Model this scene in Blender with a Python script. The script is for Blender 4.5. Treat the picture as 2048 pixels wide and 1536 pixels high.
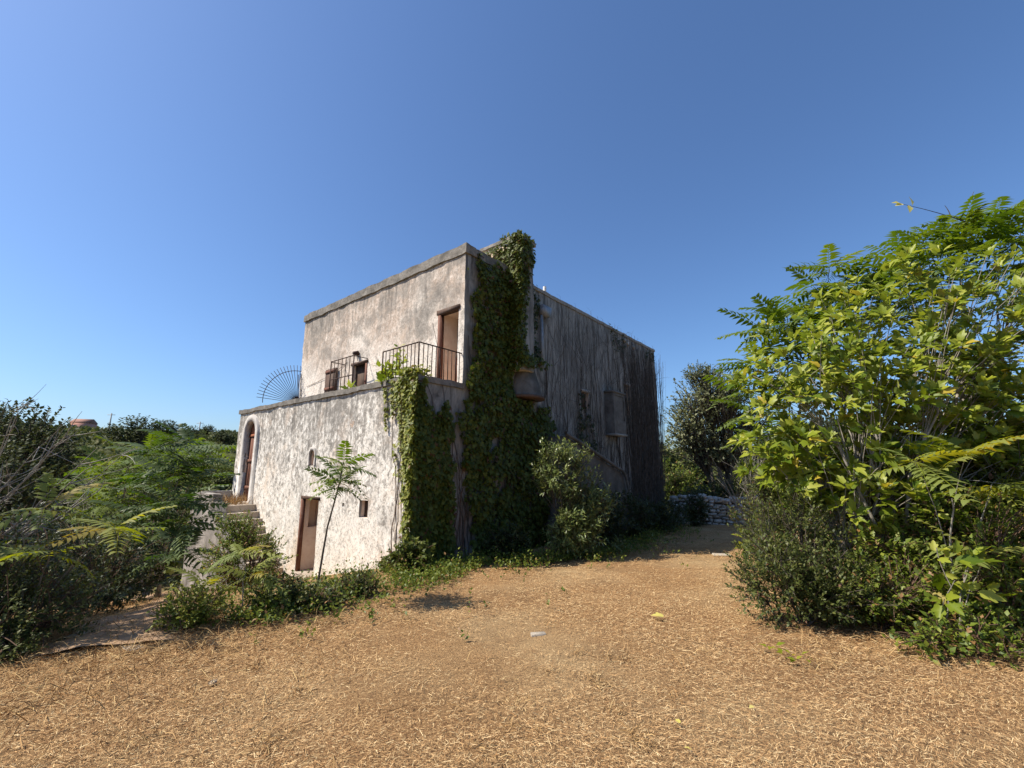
import bpy, math, random
import numpy as np
from mathutils import Vector, Matrix

# ------------------------------------------------------------------ clear
for o in list(bpy.data.objects):
    bpy.data.objects.remove(o, do_unlink=True)
scene = bpy.context.scene
COL = scene.collection
rad = math.radians

# ------------------------------------------------------------------ camera
cam_d = bpy.data.cameras.new('camera')
cam_d.sensor_fit = 'HORIZONTAL'
cam_d.sensor_width = 36.0
cam_d.lens = 36.0 * 865.45 / 2048.0
cam_d.clip_start = 0.05
cam_d.clip_end = 3000
cam = bpy.data.objects.new('camera', cam_d)
COL.objects.link(cam)
cam.location = (0, 0, 1.6)
cam.rotation_euler = (math.pi / 2 + 0.1861, 0.0, 0.0)
scene.camera = cam

# ------------------------------------------------------------------ sky, sun, exposure
SUN_EL, SUN_TH = rad(50), rad(8)        # light travels towards +X, slightly away from the camera
world = bpy.data.worlds.new('World')
scene.world = world
world.use_nodes = True
wn = world.node_tree
bg = wn.nodes['Background']
sky = wn.nodes.new('ShaderNodeTexSky')
sky.sky_type = 'NISHITA'
sky.sun_disc = False
sky.sun_elevation = SUN_EL
sky.sun_rotation = rad(270) - SUN_TH
sky.altitude = 0
sky.air_density = 1.05
sky.dust_density = 1.0
sky.ozone_density = 10.0
wn.links.new(sky.outputs[0], bg.inputs[0])
bg.inputs[1].default_value = 0.112
sun_d = bpy.data.lights.new('sun', 'SUN')
sun_d.energy = 5.0
sun_d.angle = rad(0.53)
sun_d.color = (1.0, 0.93, 0.82)
sun = bpy.data.objects.new('sun', sun_d)
COL.objects.link(sun)
ldir = Vector((math.cos(SUN_TH) * math.cos(SUN_EL), math.sin(SUN_TH) * math.cos(SUN_EL), -math.sin(SUN_EL)))
sun.rotation_euler = ldir.to_track_quat('-Z', 'Y').to_euler()
sun.location = (-20, 0, 30)
scene.view_settings.view_transform = 'Standard'
scene.view_settings.look = 'None'
scene.view_settings.exposure = 0.58
scene.view_settings.gamma = 1
scene.view_settings.use_curve_mapping = False
scene.render.engine = 'CYCLES'

# ------------------------------------------------------------------ object helpers
def tag(o, label=None, cat=None, group=None, kind=None):
    if label: o['label'] = label
    if cat: o['category'] = cat
    if group: o['group'] = group
    if kind: o['kind'] = kind
    return o

def thing(name, label, cat, loc=(0, 0, 0), rz=0.0, group=None):
    o = bpy.data.objects.new(name, None)
    o.empty_display_size = 0.1
    COL.objects.link(o)
    o.location = loc
    o.rotation_euler = (0, 0, rz)
    return tag(o, label, cat, group)

def link(name, me, parent=None, kind=None):
    o = bpy.data.objects.new(name, me)
    COL.objects.link(o)
    if parent is not None: o.parent = parent
    if kind: o['kind'] = kind
    return o

def make_mesh(name, V, F, mat, rnd=None, smooth=False, sharp=None):
    """V (n,3); F: array (m,3) or (m,4), or a list of such arrays"""
    V = np.asarray(V, np.float32)
    Fs = F if isinstance(F, list) else [F]
    Fs = [np.asarray(f, np.int32) for f in Fs if len(f)]
    me = bpy.data.meshes.new(name)
    me.vertices.add(len(V))
    me.vertices.foreach_set('co', V.ravel())
    nl = sum(f.size for f in Fs); npoly = sum(len(f) for f in Fs)
    me.loops.add(nl)
    me.loops.foreach_set('vertex_index', np.concatenate([f.ravel() for f in Fs]))
    me.polygons.add(npoly)
    tot = np.concatenate([np.full(len(f), f.shape[1], np.int32) for f in Fs])
    st = np.concatenate([[0], np.cumsum(tot)[:-1]]).astype(np.int32)
    me.polygons.foreach_set('loop_start', st)
    me.polygons.foreach_set('loop_total', tot)
    if smooth: me.polygons.foreach_set('use_smooth', np.ones(npoly, bool))
    if rnd is not None:
        a = me.attributes.new('rnd', 'FLOAT', 'FACE')
        a.data.foreach_set('value', np.asarray(rnd, np.float32))
    me.update(calc_edges=True)
    me.validate()
    if sharp is not None:
        me.set_sharp_from_angle(angle=rad(sharp))
    if mat is not None: me.materials.append(mat)
    return me

def unit(a):
    a = np.asarray(a, float)
    return a / np.maximum(np.linalg.norm(a, axis=-1, keepdims=True), 1e-9)

class Geo:
    """collects boxes, prisms and tubes into one mesh"""
    def __init__(s): s.V = []; s.F4 = []; s.F3 = []; s.n = 0
    def add(s, V, F4=(), F3=()):
        V = np.asarray(V, float)
        s.V.append(V)
        if len(F4): s.F4.append(np.asarray(F4, int) + s.n)
        if len(F3): s.F3.append(np.asarray(F3, int) + s.n)
        s.n += len(V)
        return s
    def box(s, x0, x1, y0, y1, z0, z1):
        V = [(x, y, z) for z in (z0, z1) for y in (y0, y1) for x in (x0, x1)]
        return s.add(V, [(0, 2, 3, 1), (4, 5, 7, 6), (0, 1, 5, 4), (2, 6, 7, 3), (0, 4, 6, 2), (1, 3, 7, 5)])
    def bar(s, a, b, r, sides=6, r2=None):
        V, F = tubes(np.array([[a, b]], float), np.array([[r, r if r2 is None else r2]], float), sides)
        s.add(V, F)
        k = np.arange(sides)
        c0 = len(V)
        s.add(np.array([a, b], float))
        base = s.n - 2 - len(V)
        f = [(base + (j + 1) % sides, base + j, s.n - 2) for j in k] + [(base + sides + j, base + sides + (j + 1) % sides, s.n - 1) for j in k]
        s.F3.append(np.array(f))
        return s
    def prism(s, poly, axis, a, b):
        """polygon (p,q) extruded along axis from a to b; axis 'x': (y,z), 'y': (x,z), 'z': (x,y)"""
        n = len(poly)
        def pt(p, t):
            return (t, p[0], p[1]) if axis == 'x' else ((p[0], t, p[1]) if axis == 'y' else (p[0], p[1], t))
        V = [pt(p, a) for p in poly] + [pt(p, b) for p in poly]
        F4 = [(i, (i + 1) % n, n + (i + 1) % n, n + i) for i in range(n)]
        F3 = [(0, i + 1, i) for i in range(1, n - 1)] + [(n, n + i, n + i + 1) for i in range(1, n - 1)]
        return s.add(V, F4, F3)
    def mesh(s, name, mat, smooth=False, sharp=None):
        F = []
        if s.F4: F.append(np.concatenate(s.F4))
        if s.F3: F.append(np.concatenate(s.F3))
        return make_mesh(name, np.concatenate(s.V), F, mat, None, smooth, sharp)
    def obj(s, name, mat, parent=None, kind=None, smooth=False, sharp=None):
        return link(name, s.mesh(name, mat, smooth, sharp), parent, kind)

def tubes(P, R, sides=5):
    """P (m,n,3) paths, R (m,n) radii -> verts, quads"""
    P = np.asarray(P, float); R = np.asarray(R, float)
    m, n, _ = P.shape
    T = np.empty_like(P)
    T[:, 1:-1] = P[:, 2:] - P[:, :-2] if n > 2 else T[:, 1:-1]
    T[:, 0] = P[:, 1] - P[:, 0]; T[:, -1] = P[:, -1] - P[:, -2]
    T = unit(T)
    ref = np.where(np.abs(T[:, :1, 2:3]) > 0.9, np.array([1.0, 0, 0]), np.array([0, 0, 1.0]))
    ref = np.broadcast_to(ref, T.shape)
    A = unit(np.cross(T, ref)); B = np.cross(T, A)
    th = np.arange(sides) * 2 * np.pi / sides
    V = P[:, :, None, :] + R[:, :, None, None] * (np.cos(th)[:, None] * A[:, :, None, :] + np.sin(th)[:, None] * B[:, :, None, :])
    V = V.reshape(-1, 3)
    i = np.arange(m)[:, None, None] * n * sides; j = np.arange(n - 1)[None, :, None] * sides; k = np.arange(sides)[None, None, :]
    k2 = (k + 1) % sides
    F = np.stack([i + j + k, i + j + k2, i + j + sides + k2, i + j + sides + k], -1).reshape(-1, 4)
    return V, F

def bezier(A, C, B, n):
    t = np.linspace(0, 1, n)[None, :, None]
    A, B, C = [np.asarray(q, float).reshape(-1, 1, 3) for q in (A, B, C)]
    return (1 - t) ** 2 * A + 2 * t * (1 - t) * C + t * t * B

def vnoise(P, seed=0, freq=1.0, octs=3):
    """cheap smooth pseudo noise in about -1..1"""
    r = np.random.default_rng(1000 + seed)
    P = np.asarray(P, float)
    out = np.zeros(P.shape[:-1]); amp = 1.0; tot = 0
    for o in range(octs):
        for k in range(4):
            d = r.normal(size=P.shape[-1]); d /= np.linalg.norm(d)
            f = freq * 2 ** o * r.uniform(.7, 1.4)
            out += amp * np.sin(P @ d * f * 6.283 + r.uniform(0, 6.28)) / 2.4
        tot += amp; amp *= .55
    return out / tot

# ------------------------------------------------------------------ ground shape
def softp(x, k): return np.log1p(np.exp(np.clip(x * k, -40, 40))) / k
def sstep(a, b, x):
    t = np.clip((x - a) / (b - a), 0, 1); return t * t * (3 - 2 * t)
def terrain(x, y):
    x = np.asarray(x, float); y = np.asarray(y, float)
    yl = (x + 1.874) * -.774 + (y - 8.4) * .633
    yl = 28 - softp(28 - yl, .35)
    base = -.045 * (softp(y - 3, 1.2) - softp(y - 20, 1.2))
    left = -.17 * softp(yl - .2, 2.5)
    r = np.hypot(x, y); az = np.arctan2(x, y)
    hill = (10.3 - 5 * sstep(-.3, .5, az)) * sstep(35, 125, r)
    roll = (.35 * np.sin(x * .11 + 1) * np.sin(y * .09)) * sstep(18, 40, r)
    return base + left + hill + roll
def gz(x, y): return float(terrain(x, y))

# ------------------------------------------------------------------ materials
def new_mat(name):
    m = bpy.data.materials.new(name); m.use_nodes = True
    nt = m.node_tree; nt.nodes.clear()
    return m, nt
def nd(nt, t, ins=None, **pr):
    x = nt.nodes.new(t)
    for k, v in pr.items(): setattr(x, k, v)
    for k, v in (ins or {}).items():
        s = x.inputs[k]
        if isinstance(v, bpy.types.NodeSocket): nt.links.new(v, s)
        else: s.default_value = v
    return x
def c4(c): return (c[0], c[1], c[2], 1.0)
def ramp(nt, fac, stops, interp='LINEAR'):
    r = nd(nt, 'ShaderNodeValToRGB', {0: fac}); e = r.color_ramp.elements
    r.color_ramp.interpolation = interp
    while len(e) < len(stops): e.new(0.5)
    for q, (p, c) in zip(e, stops):
        q.position = p; q.color = c4(c) if not isinstance(c, (int, float)) else (c, c, c, 1)
    return r.outputs[0]
def mixc(nt, fac, a, b, blend='MIX'):
    x = nd(nt, 'ShaderNodeMix', data_type='RGBA', blend_type=blend)
    for i, v in ((0, fac), (6, a), (7, b)):
        if isinstance(v, bpy.types.NodeSocket): nt.links.new(v, x.inputs[i])
        else: x.inputs[i].default_value = v if i == 0 else c4(v)
    return x.outputs[2]
def math_(nt, op, a, b=0.0, clamp=False):
    return nd(nt, 'ShaderNodeMath', {0: a, 1: b}, operation=op, use_clamp=clamp).outputs[0]
def noise(nt, vec, scale, detail=5.0, rough=.55, dist=0.0):
    return nd(nt, 'ShaderNodeTexNoise', {'Vector': vec, 'Scale': scale, 'Detail': detail, 'Roughness': rough, 'Distortion': dist}).outputs[0]
def mapping(nt, vec, scale=(1, 1, 1), loc=(0, 0, 0)):
    return nd(nt, 'ShaderNodeMapping', {'Vector': vec, 'Scale': scale, 'Location': loc}).outputs[0]
def finish(nt, color, rough=.9, bump=None, bstr=.5, bdist=.02, spec=.3, metal=0.0):
    p = nd(nt, 'ShaderNodeBsdfPrincipled', {'Base Color': color if isinstance(color, bpy.types.NodeSocket) else c4(color), 'Roughness': rough, 'Specular IOR Level': spec, 'Metallic': metal})
    if bump is not None:
        b = nd(nt, 'ShaderNodeBump', {'Height': bump, 'Strength': bstr, 'Distance': bdist})
        nt.links.new(b.outputs[0], p.inputs['Normal'])
    o = nd(nt, 'ShaderNodeOutputMaterial', {0: p.outputs[0]})
    return p

def wall_material():
    m, nt = new_mat('weathered_plaster')
    tc = nd(nt, 'ShaderNodeTexCoord'); co = tc.outputs['Object']
    sepn = nd(nt, 'ShaderNodeSeparateXYZ', {0: tc.outputs['Normal']})
    sep = nd(nt, 'ShaderNodeSeparateXYZ', {0: co})
    z = sep.outputs[2]
    big = noise(nt, co, .55, 4, .6)
    mid = noise(nt, co, 6.0, 6, .72, .4)
    mott = noise(nt, mapping(nt, co, (1, 1, .8)), 7.5, 7, .78, .5)
    fine = noise(nt, co, 26, 5, .65)
    # lower storey: limewash white with grey lichen blotches and ochre bleeding through
    white = ramp(nt, mid, [(.3, (.64, .575, .49)), (.5, (.78, .725, .64)), (.68, (.86, .82, .75))])
    ochre = ramp(nt, noise(nt, mapping(nt, co, (1, 1, .6), (3, 1, 7)), 1.5, 6, .6), [(.55, 0), (.72, .6)])
    white = mixc(nt, ochre, white, (.62, .42, .25))
    zup = nd(nt, 'ShaderNodeMapRange', {0: z, 1: -.8, 2: 3.4, 3: -.115, 4: .075}).outputs[0]
    pat = math_(nt, 'MULTIPLY', math_(nt, 'SUBTRACT', noise(nt, co, 1.6, 4, .6), .5), .35)
    gfac = ramp(nt, math_(nt, 'ADD', math_(nt, 'ADD', mott, zup), pat), [(.475, 0), (.51, .5), (.57, .85), (.7, 1.0)])
    grey = ramp(nt, mid, [(.35, (.13, .12, .105)), (.5, (.28, .255, .222)), (.65, (.45, .41, .36))])
    low = mixc(nt, gfac, white, grey)
    # upper storey: pinker beige, big grey clouds at the top, white at the foot
    beige = ramp(nt, mid, [(.3, (.33, .25, .19)), (.46, (.52, .41, .325)), (.6, (.68, .57, .475)), (.72, (.78, .69, .59))])
    whf = ramp(nt, math_(nt, 'ADD', big, nd(nt, 'ShaderNodeMapRange', {0: z, 1: 3.3, 2: 6.0, 3: .2, 4: -.14}).outputs[0]), [(.42, 0), (.66, .85)])
    up = mixc(nt, whf, beige, (.80, .73, .64))
    gu = ramp(nt, math_(nt, 'ADD', noise(nt, co, 1.25, 7, .7, .5), nd(nt, 'ShaderNodeMapRange', {0: z, 1: 4.2, 2: 6.6, 3: -.06, 4: .07}).outputs[0]), [(.48, 0), (.56, .6), (.66, .9)])
    up = mixc(nt, gu, up, ramp(nt, mott, [(.35, (.11, .10, .086)), (.65, (.40, .355, .305))]))
    isup = ramp(nt, nd(nt, 'ShaderNodeMapRange', {0: z, 1: 3.1, 2: 3.3}).outputs[0], [(.4, 0), (.6, 1)])
    front = mixc(nt, isup, low, up)
    fl = noise(nt, co, 19, 5, .8, .3)
    front = mixc(nt, ramp(nt, math_(nt, 'ADD', fl, math_(nt, 'MULTIPLY', mott, .35)), [(.68, 0), (.74, .45), (.82, .7)]), front, (.22, .195, .165))
    front = mixc(nt, ramp(nt, fl, [(.33, .55), (.4, 0)]), front, (.86, .82, .77))
    # run-off streaks under the copings
    st = noise(nt, mapping(nt, co, (9, 9, .55)), 1.0, 6, .6)
    def band(z0, z1): return nd(nt, 'ShaderNodeMapRange', {0: z, 1: z0, 2: z1}).outputs[0]
    b1 = math_(nt, 'MULTIPLY', band(1.3, 3.0), band(3.5, 3.3)); b2 = band(4.9, 6.4)
    sb = math_(nt, 'ADD', b1, b2)
    sf = math_(nt, 'MULTIPLY', sb, ramp(nt, st, [(.46, 0), (.66, 1)]), True)
    front = mixc(nt, math_(nt, 'MULTIPLY', sf, .8), front, (.12, .11, .097))
    cl = ramp(nt, noise(nt, mapping(nt, co, (1, 1, .8), (5, 2, 9)), .75, 6, .72, .6), [(.53, 0), (.62, .28), (.74, .55)])
    front = mixc(nt, cl, front, (.21, .192, .17))
    pk = ramp(nt, noise(nt, mapping(nt, co, (1, 1, 1), (1, 8, 3)), 1.3, 6, .7, .4), [(.57, 0), (.7, .4)])
    front = mixc(nt, pk, front, (.62, .47, .355))
    # the broken patch where the render has come away near the middle of the lower wall
    dv = nd(nt, 'ShaderNodeVectorMath', {0: mapping(nt, co, (1, 2.6, 2.3), (0, -2.27 * 2.6, -2.56 * 2.3))}, operation='LENGTH').outputs[1]
    pv = math_(nt, 'ADD', dv, math_(nt, 'MULTIPLY', noise(nt, co, 9, 6, .75), 1.5))
    pfac = ramp(nt, pv, [(.86, 1), (.92, 0)])
    ring = ramp(nt, pv, [(.86, 0), (.91, .9), (.96, 0)])
    front = mixc(nt, pfac, front, ramp(nt, mott, [(.4, (.34, .22, .15)), (.6, (.60, .48, .38))]))
    front = mixc(nt, ring, front, (.09, .07, .06))
    # small pits
    pit = ramp(nt, noise(nt, co, 13, 3, .6), [(.22, .8), (.3, 0)])
    front = mixc(nt, pit, front, (.16, .13, .11))
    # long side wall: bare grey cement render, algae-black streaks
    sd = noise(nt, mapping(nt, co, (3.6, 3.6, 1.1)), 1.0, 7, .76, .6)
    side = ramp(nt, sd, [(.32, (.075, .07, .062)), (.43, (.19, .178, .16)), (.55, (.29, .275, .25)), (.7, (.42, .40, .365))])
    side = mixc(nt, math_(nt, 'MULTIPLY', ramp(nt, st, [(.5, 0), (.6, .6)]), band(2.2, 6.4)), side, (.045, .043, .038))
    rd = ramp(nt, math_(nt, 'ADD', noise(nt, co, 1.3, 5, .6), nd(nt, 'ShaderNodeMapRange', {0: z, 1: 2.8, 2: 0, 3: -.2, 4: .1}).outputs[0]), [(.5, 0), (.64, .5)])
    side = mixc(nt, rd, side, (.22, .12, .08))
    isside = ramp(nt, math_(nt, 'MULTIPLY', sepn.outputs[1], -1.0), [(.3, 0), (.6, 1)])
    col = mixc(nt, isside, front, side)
    # rooms and reveals behind the outer faces: warm limewash, colour lightened in place of bounced light
    inx = math_(nt, 'MULTIPLY', ramp(nt, nd(nt, 'ShaderNodeMapRange', {0: sep.outputs[0], 1: 0.03, 2: .08}).outputs[0], [(.4, 0), (.6, 1)]),
                math_(nt, 'LESS_THAN', z, 3.0))
    inx2 = ramp(nt, nd(nt, 'ShaderNodeMapRange', {0: sep.outputs[0], 1: 1.29, 2: 1.34}).outputs[0], [(.4, 0), (.6, 1)])
    iny = math_(nt, 'GREATER_THAN', sep.outputs[1], .05)
    inside = math_(nt, 'MULTIPLY', math_(nt, 'MAXIMUM', inx, inx2), iny)
    tan = ramp(nt, mid, [(.3, (.68, .50, .38)), (.7, (.84, .70, .57))])
    col = mixc(nt, inside, col, tan)
    hgt = math_(nt, 'ADD', math_(nt, 'MULTIPLY', mott, .6), math_(nt, 'ADD', math_(nt, 'MULTIPLY', fine, .3), math_(nt, 'MULTIPLY', fl, .5)))
    hgt = math_(nt, 'ADD', hgt, math_(nt, 'MULTIPLY', pfac, -1.2))
    finish(nt, col, .95, hgt, .28, .014, .15)
    return m

def stone_material(name, dark, lightc, scale=6.0, bstr=.7, lichen=.5):
    m, nt = new_mat(name)
    co = nd(nt, 'ShaderNodeTexCoord').outputs['Object']
    oi = nd(nt, 'ShaderNodeObjectInfo').outputs['Random']
    n1 = noise(nt, co, scale, 8, .65, .3); n2 = noise(nt, co, scale * 5, 5, .6); n3 = noise(nt, co, scale * .4, 4, .6)
    col = ramp(nt, n1, [(.3, dark), (.7, lightc)])
    col = mixc(nt, ramp(nt, n3, [(.5, 0), (.68, lichen)]), col, (.09, .085, .075))
    col = mixc(nt, math_(nt, 'MULTIPLY', oi, .45), col, mixc(nt, .5, dark, (.12, .1, .085)))
    finish(nt, col, .93, math_(nt, 'ADD', n1, math_(nt, 'MULTIPLY', n2, .4)), bstr, .02, .15)
    return m

def wood_material(name, a, b):
    m, nt = new_mat(name)
    co = nd(nt, 'ShaderNodeTexCoord').outputs['Object']
    g = noise(nt, mapping(nt, co, (14, 14, 1.2)), 2.0, 6, .6, .5)
    col = ramp(nt, g, [(.3, a), (.7, b)])
    col = mixc(nt, ramp(nt, noise(nt, co, 5, 6, .7), [(.55, 0), (.75, .4)]), col, (.25, .2, .16))
    finish(nt, col, .75, g, .4, .01, .25)
    return m

def plain_material(name, a, b, scale=10, rough=.8, metal=0.0, spec=.3):
    m, nt = new_mat(name)
    co = nd(nt, 'ShaderNodeTexCoord').outputs['Object']
    n1 = noise(nt, co, scale, 6, .65)
    finish(nt, ramp(nt, n1, [(.35, a), (.68, b)]), rough, n1, .3, .005, spec, metal)
    return m

def leaf_material(name, cols, trans=.3, rough=.5, spec=.35, tcol=None, alt=None, altp=0.0):
    m, nt = new_mat(name)
    at = nd(nt, 'ShaderNodeAttribute', attribute_name='rnd').outputs['Fac']
    oi = nd(nt, 'ShaderNodeObjectInfo').outputs['Random']
    r = math_(nt, 'FRACT', math_(nt, 'ADD', at, oi))
    n = len(cols)
    col = ramp(nt, r, [(i / max(1, n - 1), c) for i, c in enumerate(cols)])
    if alt:
        r2 = math_(nt, 'FRACT', math_(nt, 'MULTIPLY', r, 37.31))
        col = mixc(nt, math_(nt, 'LESS_THAN', r2, altp), col, alt)
    geo = nd(nt, 'ShaderNodeNewGeometry')
    under = mixc(nt, .35, col, (.16, .19, .12))
    col = mixc(nt, geo.outputs['Backfacing'], col, under)
    p = nd(nt, 'ShaderNodeBsdfPrincipled', {'Base Color': col, 'Roughness': rough, 'Specular IOR Level': spec})
    tcm = mixc(nt, 1.0, col, tcol or (1.5, 1.45, .55), 'MULTIPLY')
    t = nd(nt, 'ShaderNodeBsdfTranslucent', {'Color': tcm})
    mx = nd(nt, 'ShaderNodeMixShader', {0: trans, 1: p.outputs[0], 2: t.outputs[0]})
    nd(nt, 'ShaderNodeOutputMaterial', {0: mx.outputs[0]})
    return m

def rnd_material(name, cols, rough=.9):
    m, nt = new_mat(name)
    at = nd(nt, 'ShaderNodeAttribute', attribute_name='rnd').outputs['Fac']
    n = len(cols)
    finish(nt, ramp(nt, at, [(i / (n - 1), c) for i, c in enumerate(cols)]), rough, spec=.15)
    return m

def ground_material():
    m, nt = new_mat('dry_mown_ground')
    co = nd(nt, 'ShaderNodeTexCoord').outputs['Object']
    big = noise(nt, co, .35, 4, .6); mid = noise(nt, co, 2.2, 6, .65); fine = noise(nt, co, 70, 5, .8, .5)
    col = ramp(nt, fine, [(.32, (.06, .03, .013)), (.43, (.23, .122, .053)), (.54, (.46, .275, .123)), (.67, (.66, .45, .22))])  # darkest stop paints the shade between straws
    col = mixc(nt, ramp(nt, mid, [(.36, .4), (.55, 0)]), col, (.23, .13, .06))
    col = mixc(nt, ramp(nt, big, [(.45, 0), (.65, .5)]), col, (.50, .37, .20))
    col = mixc(nt, ramp(nt, noise(nt, co, .9, 4, .6), [(.34, .35), (.48, 0)]), col, (.17, .10, .05))
    # soil and leaf litter under the scrub, far off the mown plot
    sep = nd(nt, 'ShaderNodeSeparateXYZ', {0: co})
    far = nd(nt, 'ShaderNodeVectorMath', {0: co}, operation='LENGTH').outputs[1]
    ff = nd(nt, 'ShaderNodeMapRange', {0: math_(nt, 'ADD', far, math_(nt, 'MULTIPLY', mid, 6.0)), 1: 22, 2: 30}).outputs[0]
    scrub = ramp(nt, noise(nt, co, .12, 6, .7), [(.35, (.035, .045, .018)), (.55, (.075, .08, .03)), (.7, (.2, .15, .08))])
    col = mixc(nt, ff, col, scrub)
    h = fine
    finish(nt, col, .95, h, .9, .03, .1)
    return m

M = {}
M['wall'] = wall_material()
M['coping'] = stone_material('lichened_coping', (.13, .118, .1), (.36, .325, .28), 7, .9, .85)
M['cement'] = stone_material('grey_cement', (.22, .2, .175), (.40, .37, .33), 3, .6, .5)
M['palecement'] = stone_material('pale_moulding', (.34, .31, .28), (.68, .63, .57), 3, .7, .6)
M['dirty'] = stone_material('stained_parapet_plaster', (.11, .1, .088), (.44, .40, .36), 2.4, .8, .95)
M['stone'] = stone_material('limestone', (.36, .33, .285), (.68, .63, .56), 5, .8, .45)
M['field'] = stone_material('field_stone', (.30, .25, .19), (.52, .45, .36), 4, .8, .2)
M['darkcement'] = stone_material('algae_dark_cement', (.075, .068, .06), (.24, .22, .195), 3.5, .9, .85)
M['step'] = stone_material('worn_step_stone', (.36, .28, .21), (.62, .54, .44), 4, .6, .25)
M['wood'] = wood_material('dark_red_brown_wood', (.09, .036, .022), (.2, .085, .052))
M['woodlit'] = wood_material('sunlit_red_brown_wood', (.20, .06, .025), (.34, .13, .06))  # lit copy of the door wood, sunlight put into the colour
M['shutter'] = wood_material('old_brown_shutter', (.045, .026, .018), (.12, .07, .045))
M['terracotta'] = plain_material('terracotta_wash', (.36, .15, .09), (.50, .25, .16), 6, .9)
M['iron'] = plain_material('rusty_iron', (.022, .016, .014), (.085, .04, .025), 30, .7, .3)
M['zinc'] = plain_material('grey_zinc', (.20, .21, .22), (.34, .35, .36), 8, .55, .3)
M['white'] = plain_material('white_pipe', (.6, .6, .58), (.78, .77, .75), 8, .5)
M['bark_grey'] = stone_material('grey_bark', (.17, .15, .12), (.38, .345, .29), 9, .6, .35)
M['bark_dark'] = stone_material('dark_bark', (.05, .04, .03), (.13, .105, .08), 9, .8, .4)
M['bark_red'] = stone_material('reddish_stem', (.08, .045, .03), (.2, .115, .075), 12, .5, .2)
M['dead'] = stone_material('bleached_dead_wood', (.22, .2, .17), (.42, .39, .34), 14, .4, .1)
M['vine'] = stone_material('dry_vine_stem', (.045, .037, .03), (.13, .108, .09), 10, .4, .25)
M['ground'] = ground_material()
M['path'] = stone_material('dusty_path', (.24, .145, .08), (.46, .31, .19), 2.6, .8, .15)
M['straw'] = rnd_material('cut_straw', [(.085, .041, .018), (.24, .125, .054), (.41, .235, .102), (.55, .335, .15), (.69, .465, .225), (.84, .65, .36)])
M['dryweed'] = rnd_material('dry_weeds', [(.2, .11, .045), (.36, .22, .09), (.5, .35, .16), (.3, .16, .065)])
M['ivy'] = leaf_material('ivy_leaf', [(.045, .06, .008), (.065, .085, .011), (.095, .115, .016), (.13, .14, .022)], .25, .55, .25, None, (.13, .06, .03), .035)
M['ivy_sunlit'] = leaf_material('ivy_leaf_sunny', [(.10, .13, .013), (.16, .185, .02), (.23, .24, .035), (.32, .30, .07)], .3, .5, .3, None, (.2, .12, .04), .03)  # lit copy of the ivy leaf, sunshine put into its colour
M['fig'] = leaf_material('fig_leaf', [(.08, .13, .010), (.15, .20, .014), (.22, .265, .02), (.30, .33, .035), (.40, .40, .07)], .4, .45, .35, (1.45, 1.45, .4), (.45, .34, .04), .02)
M['ail'] = leaf_material('ailanthus_leaf', [(.08, .135, .012), (.115, .17, .017), (.16, .205, .025)], .4, .6, .12, (1.45, 1.45, .45))
M['ail_yellow'] = leaf_material('ailanthus_leaf_yellowing', [(.17, .22, .016), (.23, .26, .022), (.31, .30, .03)], .42, .55, .2, (1.5, 1.4, .45), (.36, .27, .03), .1)
M['ail_shaded'] = leaf_material('ailanthus_leaf_shaded', [(.03, .065, .010), (.05, .09, .013), (.085, .125, .02)], .32, .5, .22, (1.35, 1.5, .5))  # shade on leaves turned from the sun, put into a darker colour
M['laurel'] = leaf_material('laurel_leaf', [(.09, .125, .028), (.165, .20, .055), (.27, .29, .11)], .22, .36, .5, (1.3, 1.3, .6))
M['mastic'] = leaf_material('mastic_leaf', [(.03, .042, .009), (.052, .068, .013), (.085, .1, .02), (.13, .13, .035)], .2, .5, .25, None, (.16, .08, .04), .02)
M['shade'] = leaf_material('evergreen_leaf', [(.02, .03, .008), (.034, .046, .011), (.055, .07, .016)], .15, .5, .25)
M['oak'] = leaf_material('holm_oak_leaf', [(.10, .11, .048), (.15, .16, .075), (.23, .23, .125)], .22, .5, .3, (1.3, 1.3, .6))
M['bramble'] = leaf_material('bramble_leaf', [(.055, .09, .01), (.115, .155, .015), (.2, .22, .03)], .27, .48, .3, None, (.26, .14, .05), .08)
M['scrub'] = leaf_material('far_scrub_leaf', [(.06, .075, .022), (.09, .105, .032), (.125, .135, .043), (.16, .15, .055)], .15, .6, .12)
M['scrub_dark'] = leaf_material('far_dark_leaf', [(.026, .036, .012), (.042, .054, .017), (.068, .08, .026)], .12, .6, .12)
M['yellow'] = leaf_material('fallen_yellow_leaf', [(.55, .48, .12), (.66, .58, .2)], .3, .5, .3, (1.2, 1.1, .4))
M['figfruit'] = plain_material('yellow_green_leaf_ball', (.38, .40, .03), (.5, .5, .06), 8, .5)
M['pink'] = plain_material('pink_render', (.46, .22, .16), (.58, .31, .24), 3, .9)
M['rooftile'] = plain_material('brown_roof_tile', (.22, .11, .08), (.32, .17, .12), 6, .9)
M['glass'] = plain_material('dark_glass', (.03, .06, .07), (.06, .1, .11), 3, .15, 0, .6)
M['pole'] = plain_material('grey_pole', (.3, .28, .25), (.42, .4, .36), 3, .8)

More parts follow.
